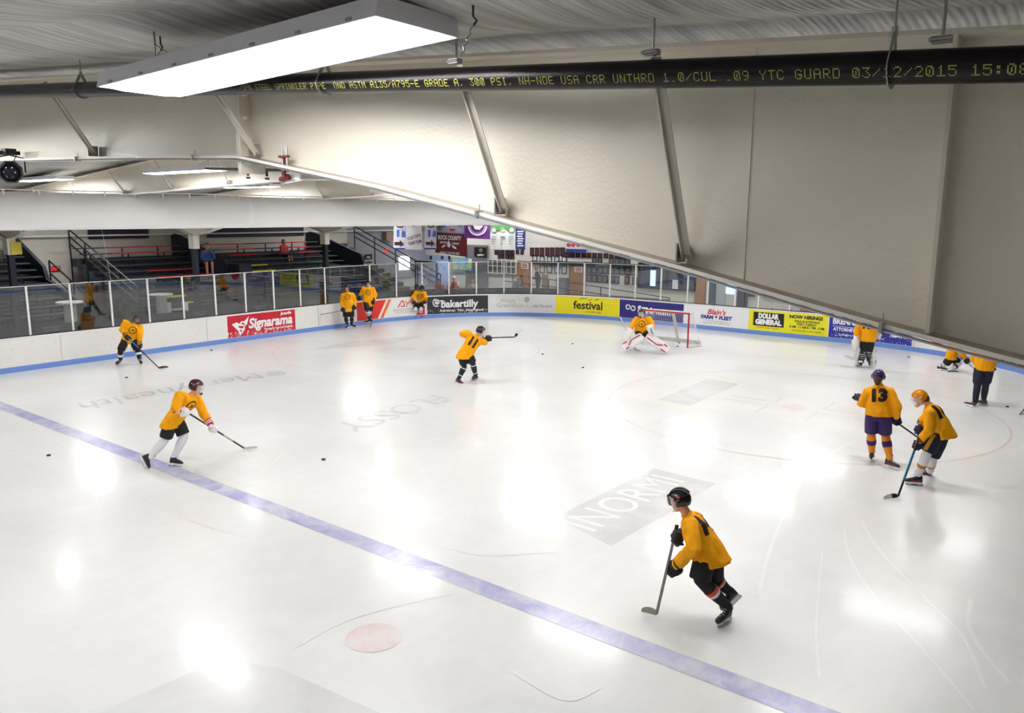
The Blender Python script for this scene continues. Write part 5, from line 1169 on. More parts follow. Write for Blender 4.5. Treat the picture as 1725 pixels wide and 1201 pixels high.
def player(label, F, o):
    """o: dictionary of joints and clothes"""
    root = thing('person', label, 'person', F.root, o.get('group'))
    J = F.J; k = o.get('k', 1.0)
    face = F.dir(o['face']); fz = math.radians(o.get('hpitch', 10)); hf = (face*math.cos(fz)-UP*math.sin(fz)).normalized(); hf, hl, hu = frame3(hf)
    body = F.dir(o.get('body', o['face']))
    hc = J(*o['head']); N_ = J(*o['neck']); SL, SR, P = J(*o['sl']), J(*o['sr']), J(*o['pel'])
    lat = (SL-SR).normalized(); plat = V((-body.y, body.x, 0))
    if plat.dot(lat) < 0 and abs(plat.dot(lat)) > .3: print('WARN lateral', label)
    hips = {'l': P+plat*.105-UP*.02, 'r': P-plat*.105-UP*.02}
    arms = {}; legs = {}
    for s_, S in (('l', SL), ('r', SR)):
        e = o['e'+s_]; E = F.reach(S, e[0], e[1], .29*k, e[2]) if len(e) == 3 else J(e[0], e[1], e[3])
        g = o['g'+s_]; Gp = F.reach(E, g[0], g[1], .33*k, g[2]) if len(g) == 3 else J(g[0], g[1], g[3])
        a = (Gp-E).normalized(); Wp = Gp-a*.085; arms[s_] = (S, E, Wp, Gp)
    vox = o.get('vox', .016)
    # skates first: they fix the ankles
    tubes = []
    for s_ in ('l', 'r'):
        ft = o.get('f'+s_)
        if ft is None: continue
        hq, tq = ft[0], ft[1]; heel = F.G(hq[0], hq[1]) if len(hq) == 2 else J(*hq); toe = F.G(tq[0], tq[1]) if len(tq) == 2 else J(*tq)
        if o.get('azf'+s_) is not None: dd = F.dir(o['azf'+s_]); toe = heel+dd*.28
        K = o['k'+s_]; Hh = hips[s_]; mid = (heel+toe)/2
        K = F.reach(Hh, K[0], K[1], .43*k, K[2]) if len(K) == 3 else J(K[0], K[1], K[3])
        A = J(*o['a'+s_]) if ('a'+s_) in o else mid+(K-mid).normalized()*.2
        if o.get('noskate'): legs[s_] = (Hh, K, A); continue
        ank, u_ = skate(root, A, heel, toe, K, o.get('boot', bootk), o.get('trim'), 1.0)
        legs[s_] = (Hh, K, ank)
    spine = (N_-P)
    T = head_tubes(hc, hf, hl, hu)
    T.append(rt([(hc-hu*.06-hf*.02, .05), (N_+spine.normalized()*.03, .058), (N_-spine.normalized()*.06, .07)], 12))
    T.append([er(P-spine*.08, plat*.15, body*.10), er(P+spine*.1, plat*.15, body*.105), er(P+spine*.45, (plat+lat).normalized()*.14, body*.10), er(P+spine*.8, lat*.17, body*.1), er(N_-spine.normalized()*.02, lat*.07, body*.06)])
    for s_, (S, E, Wp, Gp) in arms.items():
        T.append(rt([(S, .055), (S.lerp(E, .5), .048), (E, .04), (E.lerp(Wp, .4), .038), (Wp, .027)], 10))
        if not o.get('hide'+s_): T += hand_tubes(Wp, Gp, o['_ax'+s_] if ('_ax'+s_) in o else UP, .72)
    for s_, (Hh, K, A) in legs.items(): T.append(rt([(Hh, .085), (Hh.lerp(K, .5), .075), (K, .055), (K.lerp(A, .35), .055), (A, .04)], 10))
    bo, _ = blob('body', T, o.get('skin', skin), root, .011 if o.get('fine') else .014, 2)
    eyes(hc, hf, hl, hu, bo)
    # jersey
    hemd = o.get('hem', .16); sp = spine.normalized(); fb = lat.cross(sp).normalized()
    if fb.dot(body) < 0: fb = -fb
    hb = (body*.5+fb*.5).normalized(); m1 = (plat*.6+lat*.4).normalized(); fp = o.get('fat', 1.0); sw = (SL-SR).length/2
    hw = max(.17, min(.22, sw*1.05))
    TJ = [[er(P-sp*hemd, plat*.222*fp, hb*.165*fp), er(P-sp*(hemd-.02), plat*.23*fp, hb*.172*fp), er(P+sp*.08, m1*.225*fp, fb*.165*fp), er(P+spine*.45, m1*.205*fp, fb*.15*fp), er(P+spine*.7, lat*(hw+.015)*fp, fb*.15*fp), er(P+spine*.88, lat*(hw-.03), fb*.12), er(N_-sp*.01, lat*.085, fb*.08), er(N_+sp*.012, lat*.06, fb*.06)]]
    for s_, (S, E, Wp, Gp) in arms.items():
        ins = S.lerp(N_-sp*.1, .35); a = (Wp-E).normalized(); We = Wp-a*.045
        TJ.append(rt([(ins, .09), (S, .098), (S.lerp(E, .5), .092), (E, .088), (E.lerp(We, .5), .08), (We, .070)], 12))
    jo, bvh = blob('jersey', TJ, o.get('jersey', jer), root, vox, 3, .016 if not o.get('plain') else .006)
    out = fb; rgt = -lat if fb.dot(F.vd) < 0 else lat
    if o.get('crest'):
        rg = UP.cross(fb); rg = (lat if lat.dot(UP.cross(fb)) > 0 else -lat); crest(bvh, jo, P+spine*.68+fb*.1, rg, sp, fb, .115)
    if o.get('num'):
        bk = -fb; rg = (lat if lat.dot(UP.cross(bk)) > 0 else -lat); decal(bvh, jo, o['num'], P+spine*.66, rg, sp, bk, o.get('nsize', .30), inkj, 'jersey_number', bold=.022, width=o.get('nwidth', .26 if len(o['num']) > 1 else .1))
    mb = MB(); mb.loft(rt([(N_+sp*.0, .072), (N_+sp*.02, .066)], 16, False)); mb.build('collar', o.get('jersey', jer), jo)
    # pants
    TP = [[er(P+sp*.06, plat*.17, body*.13), er(P-sp*.05, plat*.19, body*.15), er(P-UP*.12, plat*.16, body*.13)]]
    for s_, (Hh, K, A) in legs.items():
        e = Hh.lerp(K, o.get('plen', .88)); TP.append(rt([(Hh, .118), (Hh.lerp(K, .45), .125), (e, .118*o.get('pfat', 1)), (e+(K-Hh)*.02, .11)], 12, False))
        if o.get('longpants'): TP.append(rt([(K, .085), (K.lerp(A, .5), .082), (A-(A-K).normalized()*.02, .066)], 12)); TP.append(rt([(e, .1), (K, .088)], 10))
    po, pbvh = blob('pants', TP, o.get('pants', pantk), root, vox, 2, .006)
    if o.get('pstripe'):
        for s_, (Hh, K, A) in legs.items():
            sd = plat if s_ == 'l' else -plat; mb = MB(); n_ = 8; L1 = []
            for i in range(n_+1):
                c = Hh.lerp(K, .04+.8*i/n_); row = []
                for w in (-.035, -.012, .012, .035):
                    q = c+body*w; h = pbvh.ray_cast(q+sd*.4, -sd, .6); row.append((h[0] if h[0] is not None else q+sd*.1)+sd*.004)
                L1.append(row)
            mb.loft(L1, caps=False, closed=False); mb.build('side_stripe', o['pstripe'], po, smooth=True)
    if not o.get('longpants'):
        for s_, (Hh, K, A) in legs.items(): sock(root, K+(A-K).normalized()*.02, A, o['sock'])
    # gloves and helmet
    for s_, (S, E, Wp, Gp) in arms.items():
        if o.get('hide'+s_) or o.get('barehands'): continue
        axs = o['_ax'+s_] if ('_ax'+s_) in o else UP
        glove(root, Wp, Gp, E, axs, o.get('glove', glk), o.get('cuff'), o.get('gk', 1.08))
    if o.get('helmet'): helmet(root, hc, hf, hl, hu, o['helmet'], o.get('cage', 'cage'), o.get('cagem'), decal=o.get('sticker'))
    if o.get('hair'):
        mb = MB(); T2 = rt([(hc-hf*.05+hu*.02, .09), (hc-hf*.07-hu*.07, .075), (hc-hf*.07-hu*.12, .05)], 12)
        blob('hair', [T2], o['hair'], root, .012, 1)
    def ln(a, b): return round((a-b).length, 2)
    print('FIG', label[:28], 'torso', ln(N_, P), 'shw', ln(SL, SR), 'hd', ln(hc, N_), {s_: (ln(a[0], a[1]), ln(a[1], a[3])) for s_, a in arms.items()}, {s_: (ln(a[0], a[1]), ln(a[1], a[2])) for s_, a in legs.items()}, 'hip z', round(P.z, 2))
    return root, dict(hc=hc, hf=hf, hl=hl, hu=hu, N=N_, P=P, lat=lat, plat=plat, fb=fb, sp=sp, arms=arms, legs=legs, jo=jo, bvh=bvh, po=po, pbvh=pbvh, body=body)
def axis(a, b): return (b-a).normalized()
def line_pt(a, b, F, x, y):
    """point of segment line a-b closest to the pixel ray"""
    v = ray(*F.px((x, y))); n = v.cross((b-a)); return a
# ---- 1 nearest skater, number 14
F = Fig((1060, 800, 4.29), (1205, 1050))
butt, heel, tip = F.J(345, 365, .12), F.G(195, 1015, .02), F.G(98, 985, .01)
gl_ = F.J(318, 670, -.02); ax1 = axis(butt, heel)
gR = butt.lerp(heel, .16); gL = butt.lerp(heel, .47)
player('nearest skater in a gold jersey and black shorts gliding left with a stick', F, dict(face=278, body=302, hpitch=8, head=(362, 180, 0), neck=(418, 285, 0), sl=(440, 362, -.17), sr=(482, 318, .15), pel=(580, 580, 0), plen=1.0, pfat=1.12,
    el=(468, 525, -1), er=(420, 400, 0, .25), gl=(318, 672, 0, -.03), gr=(358, 452, 0, .08), kl=(512, 752, 0, -.14), kr=(602, 735, 0, .1), fl=((740, 1052), (640, 1108)), fr=((808, 888, .22), (708, 985, .14)), al=(655, 960, -.05), ar=(700, 850, .16),
    _axl=ax1, _axr=ax1, num='14', nsize=.32, nwidth=.28, helmet=hk, cage='visor', cagem=cagew, sticker=(M('sticker_red', '#d84a30', .4), 1), sock=[(0, 1, sockk), (.32, .42, socko), (.42, .5, sockw)], glove=glk, fine=True, vox=.013, hem=.13))
stick('silver stick held low by the nearest skater', butt, heel, tip, shafts, M('blade_grey', '#9b958c', .6), tapek)
# ---- 2 maroon helmet, white socks
F = Fig((210, 620, 6.32), (280, 786)); butt, heel, tip = F.J(640, 455, -.22), F.G(1280, 858, .02), F.G(1415, 858, .02); ax1 = axis(butt, heel)
player('skater in maroon helmet and white socks striding right across the blue line', F, dict(face=100, body=118, hpitch=12, head=(762, 200, 0), neck=(722, 285, 0), sr=(590, 285, -.16), sl=(765, 318, .13), pel=(522, 545, 0),
    er=(535, 440, -1), gr=(640, 462, 0, -.25), el=(830, 470, 1), gl=(945, 640, 0, -.08), kl=(632, 728, 0, .0), kr=(432, 758, 0, -.05), fl=((462, 1042), (602, 1056)), fr=((150, 965, -.03), (205, 1062, .02)), al=(525, 935, .05), ar=(232, 935, -.02),
    _axl=ax1, _axr=ax1, crest=True, helmet=hm, cage='cage', cagem=cagew, sock=[(0, 1, sockw)], glove=glw, cuff=glr, boot=M('boot_maroon', '#2a1c20', .4), fine=True, vox=.014))
stick('dark stick with white blade held by the skater crossing the blue line', butt, heel, tip, M('shaft_maroon', '#2c141c', .4), tapew, tapek, [(.62, .78, M('print_pale', '#b9b2b4', .5))])
# ---- 3 by the left boards
F = Fig((160, 500, 7.506), (218, 614)); butt, heel, tip = F.J(395, 495, -.2), F.G(815, 905, .02), F.G(935, 882, .02); ax1 = axis(butt, heel)
player('player in black helmet standing wide-legged by the left boards with a stick', F, dict(face=172, body=180, hpitch=12, head=(532, 278, -.12), neck=(508, 345, -.05), sr=(385, 318, 0), sl=(570, 375, -.02), pel=(432, 535, .05),
    er=(340, 420, 1), gr=(412, 512, 0, -.2), el=(572, 480, -1), gl=(555, 622, 0, -.2), kr=(322, 688, -1), kl=(540, 680, 0, -.08), fr=((300, 852), (264, 868)), fl=((576, 852), (592, 868)),
    _axl=ax1, _axr=ax1, crest=True, helmet=hk, cage='cage', cagem=caged, sock=[(0, 1, sockk), (.22, .52, sockw)], glove=glk, cuff=M('glove_orange', '#c87a20', .6)))
stick('black stick with blue grip held by the player at the left boards', butt, heel, tip, shaftk, tapek, tapek, [(.05, .36, shaftb)])
# ---- 4 shooter, number 11
F = Fig((730, 530, 8.58), (785, 645)); butt, heel, tip = F.J(520, 345, .3), F.J(1195, 322, .15), F.J(1280, 228, .1); ax1 = axis(butt, heel)
player('shooter with number 11 seen from behind, stick swung out to the right', F, dict(face=70, body=25, hpitch=18, head=(682, 240, 0), neck=(628, 305, 0), sl=(492, 262, -.02), sr=(690, 385, -.02), pel=(462, 565, 0),
    el=(412, 275, 1), gl=(560, 338, 0, .28), er=(745, 402, 1), gr=(795, 338, 0, .25), kl=(448, 745, 0, .0), kr=(570, 695, 0, .12), fl=((292, 982, .0), (425, 1046, -.03)), fr=((530, 952), (622, 926)), al=(372, 915, 0), ar=(560, 850, .05),
    _axl=ax1, _axr=ax1, num='11', nsize=.34, nwidth=.2, helmet=hk, cage='cage', cagem=cagew, sock=[(0, 1, sockg), (.08, .14, sockw), (.74, .8, sockw)], glove=glk, trim=bootr, boot=M('boot_grey', '#3a2c30', .4)))
stick('stick of the shooter raised level to the right after the shot', butt, heel, tip, shaftk, tapew, tapek, hm=tapek)
# ---- 5 waiting, stick across
F = Fig((520, 460, 7.84), (589, 555)); butt, heel, tip = F.J(612, 468, -.16), F.J(170, 545, -.16), F.J(152, 549, .08); ax1 = axis(butt, heel)
player('waiting player left of the red panel holding a stick across the thighs', F, dict(face=200, body=182, hpitch=22, head=(503, 192, -.04), neck=(512, 248, 0), sr=(452, 285, 0), sl=(582, 285, 0), pel=(522, 445, 0),
    er=(438, 375, 1), gr=(455, 487, 0, -.14), el=(612, 372, 1), gl=(600, 462, 0, -.14), kr=(492, 595, -1), kl=(568, 595, -1), fr=((515, 730, .05), (498, 744, -.12)), fl=((572, 716, .05), (606, 725, -.05)),
    _axl=ax1, _axr=ax1, crest=True, helmet=hk, cage='visor', sticker=(glr, -1), sock=[(0, 1, sockk), (.5, .55, M('sock_grey', '#8a8c92', .8))], glove=glk, pants=pantk, hem=.2))
stick('stick with white grip tape held across by the waiting player on the left', butt, heel, tip, M('shaft_grey', '#5b5456', .4), tapek, tapew, [(0, .34, tapew)])
# ---- 6 waiting, hand on the boards
F = Fig((520, 460, 7.84), (621, 550)); butt, heel, tip = F.J(856, 365, -.14), F.G(818, 700, .03), F.G(802, 728, .02); ax1 = axis(butt, heel)
player('tallest waiting player in front of the red panel, one hand on the boards', F, dict(face=180, body=178, hpitch=8, head=(783, 138, 0), neck=(785, 188, 0), sr=(728, 205, 0), sl=(845, 205, 0), pel=(788, 378, 0),
    er=(692, 272, 1), gr=(664, 335, 0, .0), el=(880, 290, 1), gl=(852, 385, 0, -.12), kr=(778, 492, -1), kl=(806, 498, 0, .02), fr=((812, 652, .05), (745, 668, -.1)), fl=((815, 645, .1), (830, 655, -.05)),
    _axl=ax1, _axr=F.rt, crest=True, helmet=hk, cage='visor', sock=[(0, 1, sockn), (.0, .28, sockw), (.28, .38, sockr), (.38, .52, sockw)], glove=glk, hem=.2))
stick('dark stick standing on the ice beside the tallest waiting player', butt, heel, tip, shaftk, tapek, tapew)
# ---- 7 bent player
F = Fig((520, 460, 7.84), (706, 537)); butt, heel, tip = F.J(1352, 388, -.3), F.J(1740, 374, -.28), F.J(1812, 376, -.2); ax1 = axis(butt, heel)
player('waiting player bent forward with hands on knees before the black panel', F, dict(face=165, body=178, hpitch=38, head=(1495, 200, -.2), neck=(1482, 240, -.1), sr=(1415, 258, -.1), sl=(1530, 262, -.12), pel=(1452, 385, .12),
    er=(1372, 325, -1), gr=(1388, 388, 0, -.28), el=(1548, 335, -1), gl=(1530, 384, 0, -.28), kr=(1412, 468, -1), kl=(1484, 468, -1), fr=((1417, 596), (1410, 610)), fl=((1484, 592), (1500, 604)),
    _axl=ax1, _axr=ax1, crest=True, helmet=hk, cage='visor', sock=[(0, 1, sockw), (.15, .22, sockk), (.55, .6, sockk)], glove=M('glove_dark_red', '#3a1a22', .6), cuff=glr))
stick('thin grey stick held across the knees pointing right', butt, heel, tip, M('shaft_grey', '#5b5456', .4), tapew, tapek)
# ---- 8 number 13
F = Fig((1400, 600, 4.621), (1482, 785)); butt, heel, tip = F.J(425, 455, .1), F.J(790, 712, .45), F.J(860, 735, .5); ax1 = axis(butt, heel)
player('skater with number 13 in purple helmet and purple shorts seen from behind', F, dict(face=5, body=0, hpitch=5, head=(368, 155, 0), neck=(372, 222, 0), sl=(292, 275, 0), sr=(452, 272, 0), pel=(368, 445, 0),
    el=(240, 375, 1), gl=(212, 325, 0, .22), er=(515, 395, 1), gr=(500, 505, 0, .14), kl=(312, 612, 1), kr=(424, 622, 1), fl=((308, 826), (316, 800)), fr=((425, 868), (500, 886)), al=(312, 755, .05), ar=(440, 780, 0),
    _axl=F.rt, _axr=ax1, num='13', nsize=.30, nwidth=.27, helmet=hp, cage='visor', sock=[(0, 1, sockop), (.2, .48, sockp)], pants=pantp, glove=gln, trim=bootr, hair=hairb, fine=True, vox=.014, hem=.04, boot=M('boot_grey', '#3a2c30', .4)))
stick('dark stick of the skater with number 13 passing behind the crouched skater', butt, heel, tip, shaftk, tapek, tapek)
# ---- 9 gold helmet, crouched
F = Fig((1400, 600, 4.621), (1552, 815)); butt, heel, tip = F.J(700, 590, -.1), F.G(518, 1098, .02), F.G(402, 1118, .01); ax1 = axis(butt, heel)
player('crouched skater in gold helmet with white socks facing left', F, dict(face=262, body=298, hpitch=28, head=(690, 322, 0), neck=(760, 380, 0), sl=(765, 440, -.17), sr=(825, 412, .14), pel=(862, 575, 0), plen=.98, pfat=1.1,
    el=(765, 575, -1), gl=(668, 690, 0, -.12), er=(708, 500, 0, .22), gr=(690, 575, 0, .12), kl=(750, 745, 0, -.16), kr=(790, 778, 0, .12), fl=((722, 1012), (578, 1000)), fr=((785, 912), (645, 905)), al=(700, 905, -.06), ar=(765, 845, .14),
    _axl=ax1, _axr=axis(F.J(690, 540, .1), F.J(680, 640, .05)), num='16', nsize=.32, nwidth=.28, helmet=hy, cage='cage', cagem=cagew, sock=[(0, 1, sockw), (.52, .66, panty)], pants=pantn, pstripe=panty, glove=gln, cuff=M('glove_gold', '#d88a1c', .6), trim=bootr, hair=hairb, fine=True, vox=.014))
stick('blue and black stick with a white taped blade held by the crouched skater', butt, heel, tip, shaftk, M('blade_pale', '#c9c9c6', .6), tapek, [(.3, .75, shaftb)], hm=tapek)
# ---- 10 bending player partly behind the beam
F = Fig((1400, 520, 5.308), (1600, 624)); butt, heel, tip = F.J(1180, 440, .1), F.J(1412, 668, -1.2), F.J(1500, 663, -1.2); ax1 = axis(butt, heel)
player('player bending right whose head is hidden by the beam edge', F, dict(face=90, body=85, hpitch=25, head=(1150, 215, 0), neck=(1110, 270, 0), sl=(1085, 300, .18), sr=(1120, 315, -.18), pel=(1075, 425, 0),
    el=(1140, 380, 0, .3), gl=(1180, 430, 0, .2), er=(1165, 395, -1), gr=(1210, 470, 0, -.1), kl=(1145, 490, 0, .12), kr=(1020, 500, 0, -.05), fl=((1070, 576), (1130, 578)), fr=((960, 552), (1022, 556)), al=(1100, 535, .06), ar=(985, 525, -.04),
    _axl=ax1, _axr=ax1, helmet=hk, cage='cage', sock=[(0, 1, sockw), (.35, .5, sockk)], glove=glk, hem=.1, num='9'))
stick('grey stick reaching behind the navy trousers at the right', butt, heel, tip, shafts, M('blade_grey', '#9b958c', .6), tapek)
# ---- 11 navy trousers
F = Fig((1400, 520, 5.308), (1645, 683))
player('standing coach in long navy trousers whose head is hidden by the beam', F, dict(face=355, body=0, hpitch=5, head=(1370, 245, 0), neck=(1370, 305, 0), sl=(1305, 355, 0), sr=(1440, 358, 0), pel=(1370, 515, 0),
    el=(1275, 450, 1), gl=(1330, 520, 0, .3), er=(1468, 455, 1), gr=(1430, 540, 0, .3), kl=(1310, 680, 1), kr=(1382, 675, 1), fl=((1260, 882), (1180, 862)), fr=((1400, 870), (1325, 852)), al=(1265, 820, 0), ar=(1390, 812, 0),
    _axl=F.rt, _axr=F.rt, helmet=hk, cage='visor', longpants=True, pants=pantn, glove=glk, trim=bootr, sock=[(0, 1, sockk)], hem=.1, boot=M('boot_grey', '#3a2c30', .4)))
# stick blade entering at the right edge
b0, b1, b2 = az(1760, 640, 1.0), az(1722, 694, .02), az(1716, 697, .02)
stick('black blade of a stick entering at the right edge of the photo', b1+(b0-b1).normalized()*1.5, b1, b1+(az(1700, 691, .02)-b1).normalized()*.12 if False else az(1717, 696, .02)+(az(1717, 696, .02)-b1).normalized()*.05, shaftk, tapek, tapek)
# ---- goalie equipment
padw = M('pad_leather_white', '#e6e4e2', .5, var=.04); padr = M('pad_red', '#b01e2e', .5); padk = M('pad_black', '#15151a', .5)
def legpad(root, top, bot, fwd, stripe, w=.14):
    """top = above knee, bot = toe of the pad, fwd = outer face direction"""
    d = (bot-top); L = d.length; u = d/L; f = (fwd-u*fwd.dot(u)).normalized(); s_ = u.cross(f).normalized(); rings = []
    for t, ww, dp, lift in ((0, .8, .05, .0), (.05, .95, .075, .0), (.3, 1.0, .085, .01), (.42, 1.04, .09, .012), (.7, .98, .08, .0), (.88, .95, .08, .02), (.97, .85, .07, .05), (1.0, .6, .05, .07)):
        c = top+d*t+f*(.05+lift); rings.append([c-s_*w*ww-f*dp*.4, c-s_*w*ww+f*dp*.7, c-s_*w*ww*.7+f*dp, c+s_*w*ww*.7+f*dp, c+s_*w*ww+f*dp*.7, c+s_*w*ww-f*dp*.4])
    mb = MB(); mb.loft(rings); o = mb.build('leg_pad', padw, root, bevel=.01)
    for a, b, s0, s1 in ((.04, .5, .45, .5), (.5, .72, .5, -.2), (.74, .98, -.55, -.5), (.72, .98, .75, .7)) if stripe == padr else ((.1, .2, -.6, .6), (.3, .42, .6, -.5), (.45, .58, -.5, .6), (.68, .95, .55, .6), (.9, .97, -.5, .5)):
        p0 = top+d*a+s_*w*s0+f*.145; p1 = top+d*b+s_*w*s1+f*.145; mb = MB(); mb.bar(p0, p1, .036 if stripe == padr else .06, .02, f); mb.build('pad_stripe', stripe, o)
    for a in (.22, .55, .8):
        mb = MB(); c = top+d*a+f*.03; mb.tube([c-s_*w, c-s_*w*.7-f*.1, c+s_*w*.7-f*.1, c+s_*w], .01, 5); mb.build('strap', padk, o)
    return o
# ---- 12 goalie in the crease
F = Fig((1030, 500, 10.15), (1088, 594)); butt, heel, tip = F.J(150, 345, -.25), F.G(420, 925, .02), F.G(500, 940, .02); ax1 = axis(butt, heel)
root, I = player('goalie in red and white pads sprawled low before the goal', F, dict(face=222, body=190, hpitch=12, head=(522, 275, -.05), neck=(520, 368, 0), sr=(432, 372, 0), sl=(640, 372, 0), pel=(515, 590, .1),
    er=(352, 490, -1), gr=(285, 620, 0, -.2), el=(712, 480, -1), gl=(668, 575, 0, -.3), kr=(478, 690, 0, -.25), kl=(640, 680, 0, -.22), fr=((260, 885), (215, 905)), fl=((915, 925), (965, 950)), ar=(300, 820, -.12), al=(870, 850, -.1),
    _axl=F.rt, _axr=ax1, crest=True, helmet=hk, cage='cage', cagem=cagew, sock=[(0, 1, sockw)], glove=glw, hem=.08, fat=1.12, gk=.9))
legpad(root, F.J(545, 680, -.26), F.J(222, 880, -.18), -F.vd+UP*.5, padr, .16); legpad(root, F.J(590, 670, -.28), F.J(945, 925, -.2), -F.vd+UP*.6, padr, .16)
c = F.J(288, 625, -.3); d_ = (F.J(250, 700, -.3)-F.J(330, 545, -.3)).normalized(); s_ = F.rt
mb = MB(); mb.bar(c-d_*.19, c+d_*.19, .2, .06, -F.vd+F.rt*-.5); o_ = mb.build('blocker', padw, root, bevel=.012); mb = MB(); mb.bar(c-d_*.17+F.rt*.07-F.vd*.035, c+d_*.17+F.rt*.05-F.vd*.035, .05, .02, -F.vd); mb.build('blocker_stripe', padr, o_)
c = F.J(672, 570, -.34); T_ = [rt([(c+UP*.1-F.rt*.06, .09), (c, .11), (c-UP*.1+F.rt*.06, .1), (c-UP*.15+F.rt*.1, .06)], 12), rt([(c+UP*.1-F.rt*.08, .07), (c+UP*.13+F.rt*.03, .07)], 10)]
o_, _ = blob('catching_glove', T_, padw, root, .013, 2); mb = MB(); mb.tube([c-F.vd*.11+UP*.08, c-F.vd*.12-UP*.02+F.rt*.02, c-F.vd*.1-UP*.1+F.rt*.07], .014, 6); mb.build('glove_pocket', padk, o_)
stick('white goalie stick held down in front of the sprawled goalie', butt, heel, tip, M('shaft_white', '#d9d6d2', .5), tapew, tapew, goalie=True)
# ---- 13 walking goalie, number 70
F = Fig((1400, 520, 5.308), (1456, 619)); butt, heel, tip = F.J(245, 300, -.15), F.J(205, 462, -.1), F.J(128, 432, .25); ax1 = axis(butt, heel)
root, I = player('goalie with number 70 and black and white pads walking away', F, dict(face=20, body=15, hpitch=5, head=(325, 25, 0), neck=(325, 82, 0), sl=(262, 118, 0), sr=(385, 122, -.05), pel=(325, 268, 0),
    el=(228, 195, -1), gl=(222, 300, 0, -.1), er=(415, 190, 1), gr=(415, 235, 0, .25), kl=(292, 385, 1), kr=(338, 385, 1), fl=((262, 532), (272, 518)), fr=((340, 524), (350, 508)), al=(268, 480, 0), ar=(340, 475, 0.03),
    _axl=ax1, _axr=F.rt, num='70', nsize=.3, nwidth=.26, helmet=hk, cage='cage', sock=[(0, 1, sockw)], glove=glw, hem=.08, fat=1.1, gk=1.2))
legpad(root, F.J(285, 355, .12), F.J(262, 515, .05), F.dir(-60), padk, .13); legpad(root, F.J(345, 352, .16), F.J(345, 508, .08), F.dir(60), padk, .13)
for s__, (Hh, K, A) in I['legs'].items():
    for a in (.05, .25, .45, .65, .85): mb = MB(); c = K.lerp(A, a); mb.loft(rt([(c, .095), (c+(A-K).normalized()*.035, .095)], 12, False)); mb.build('pad_strap', padk, root)
c = F.J(220, 308, -.16); T_ = [rt([(c+UP*.12, .09), (c, .12), (c-UP*.13, .1), (c-UP*.18, .05)], 12)]; blob('catching_glove', T_, padw, root, .015, 2)
c = F.J(415, 225, .2); mb = MB(); mb.box(c, (.2, .08, .3)); mb.build('blocker', padw, root, bevel=.02)
stick('pale goalie stick trailing low behind the walking goalie', butt, heel, tip, M('shaft_white', '#d9d6d2', .5), M('blade_pale', '#c9c9c6', .6), tapew, goalie=True)
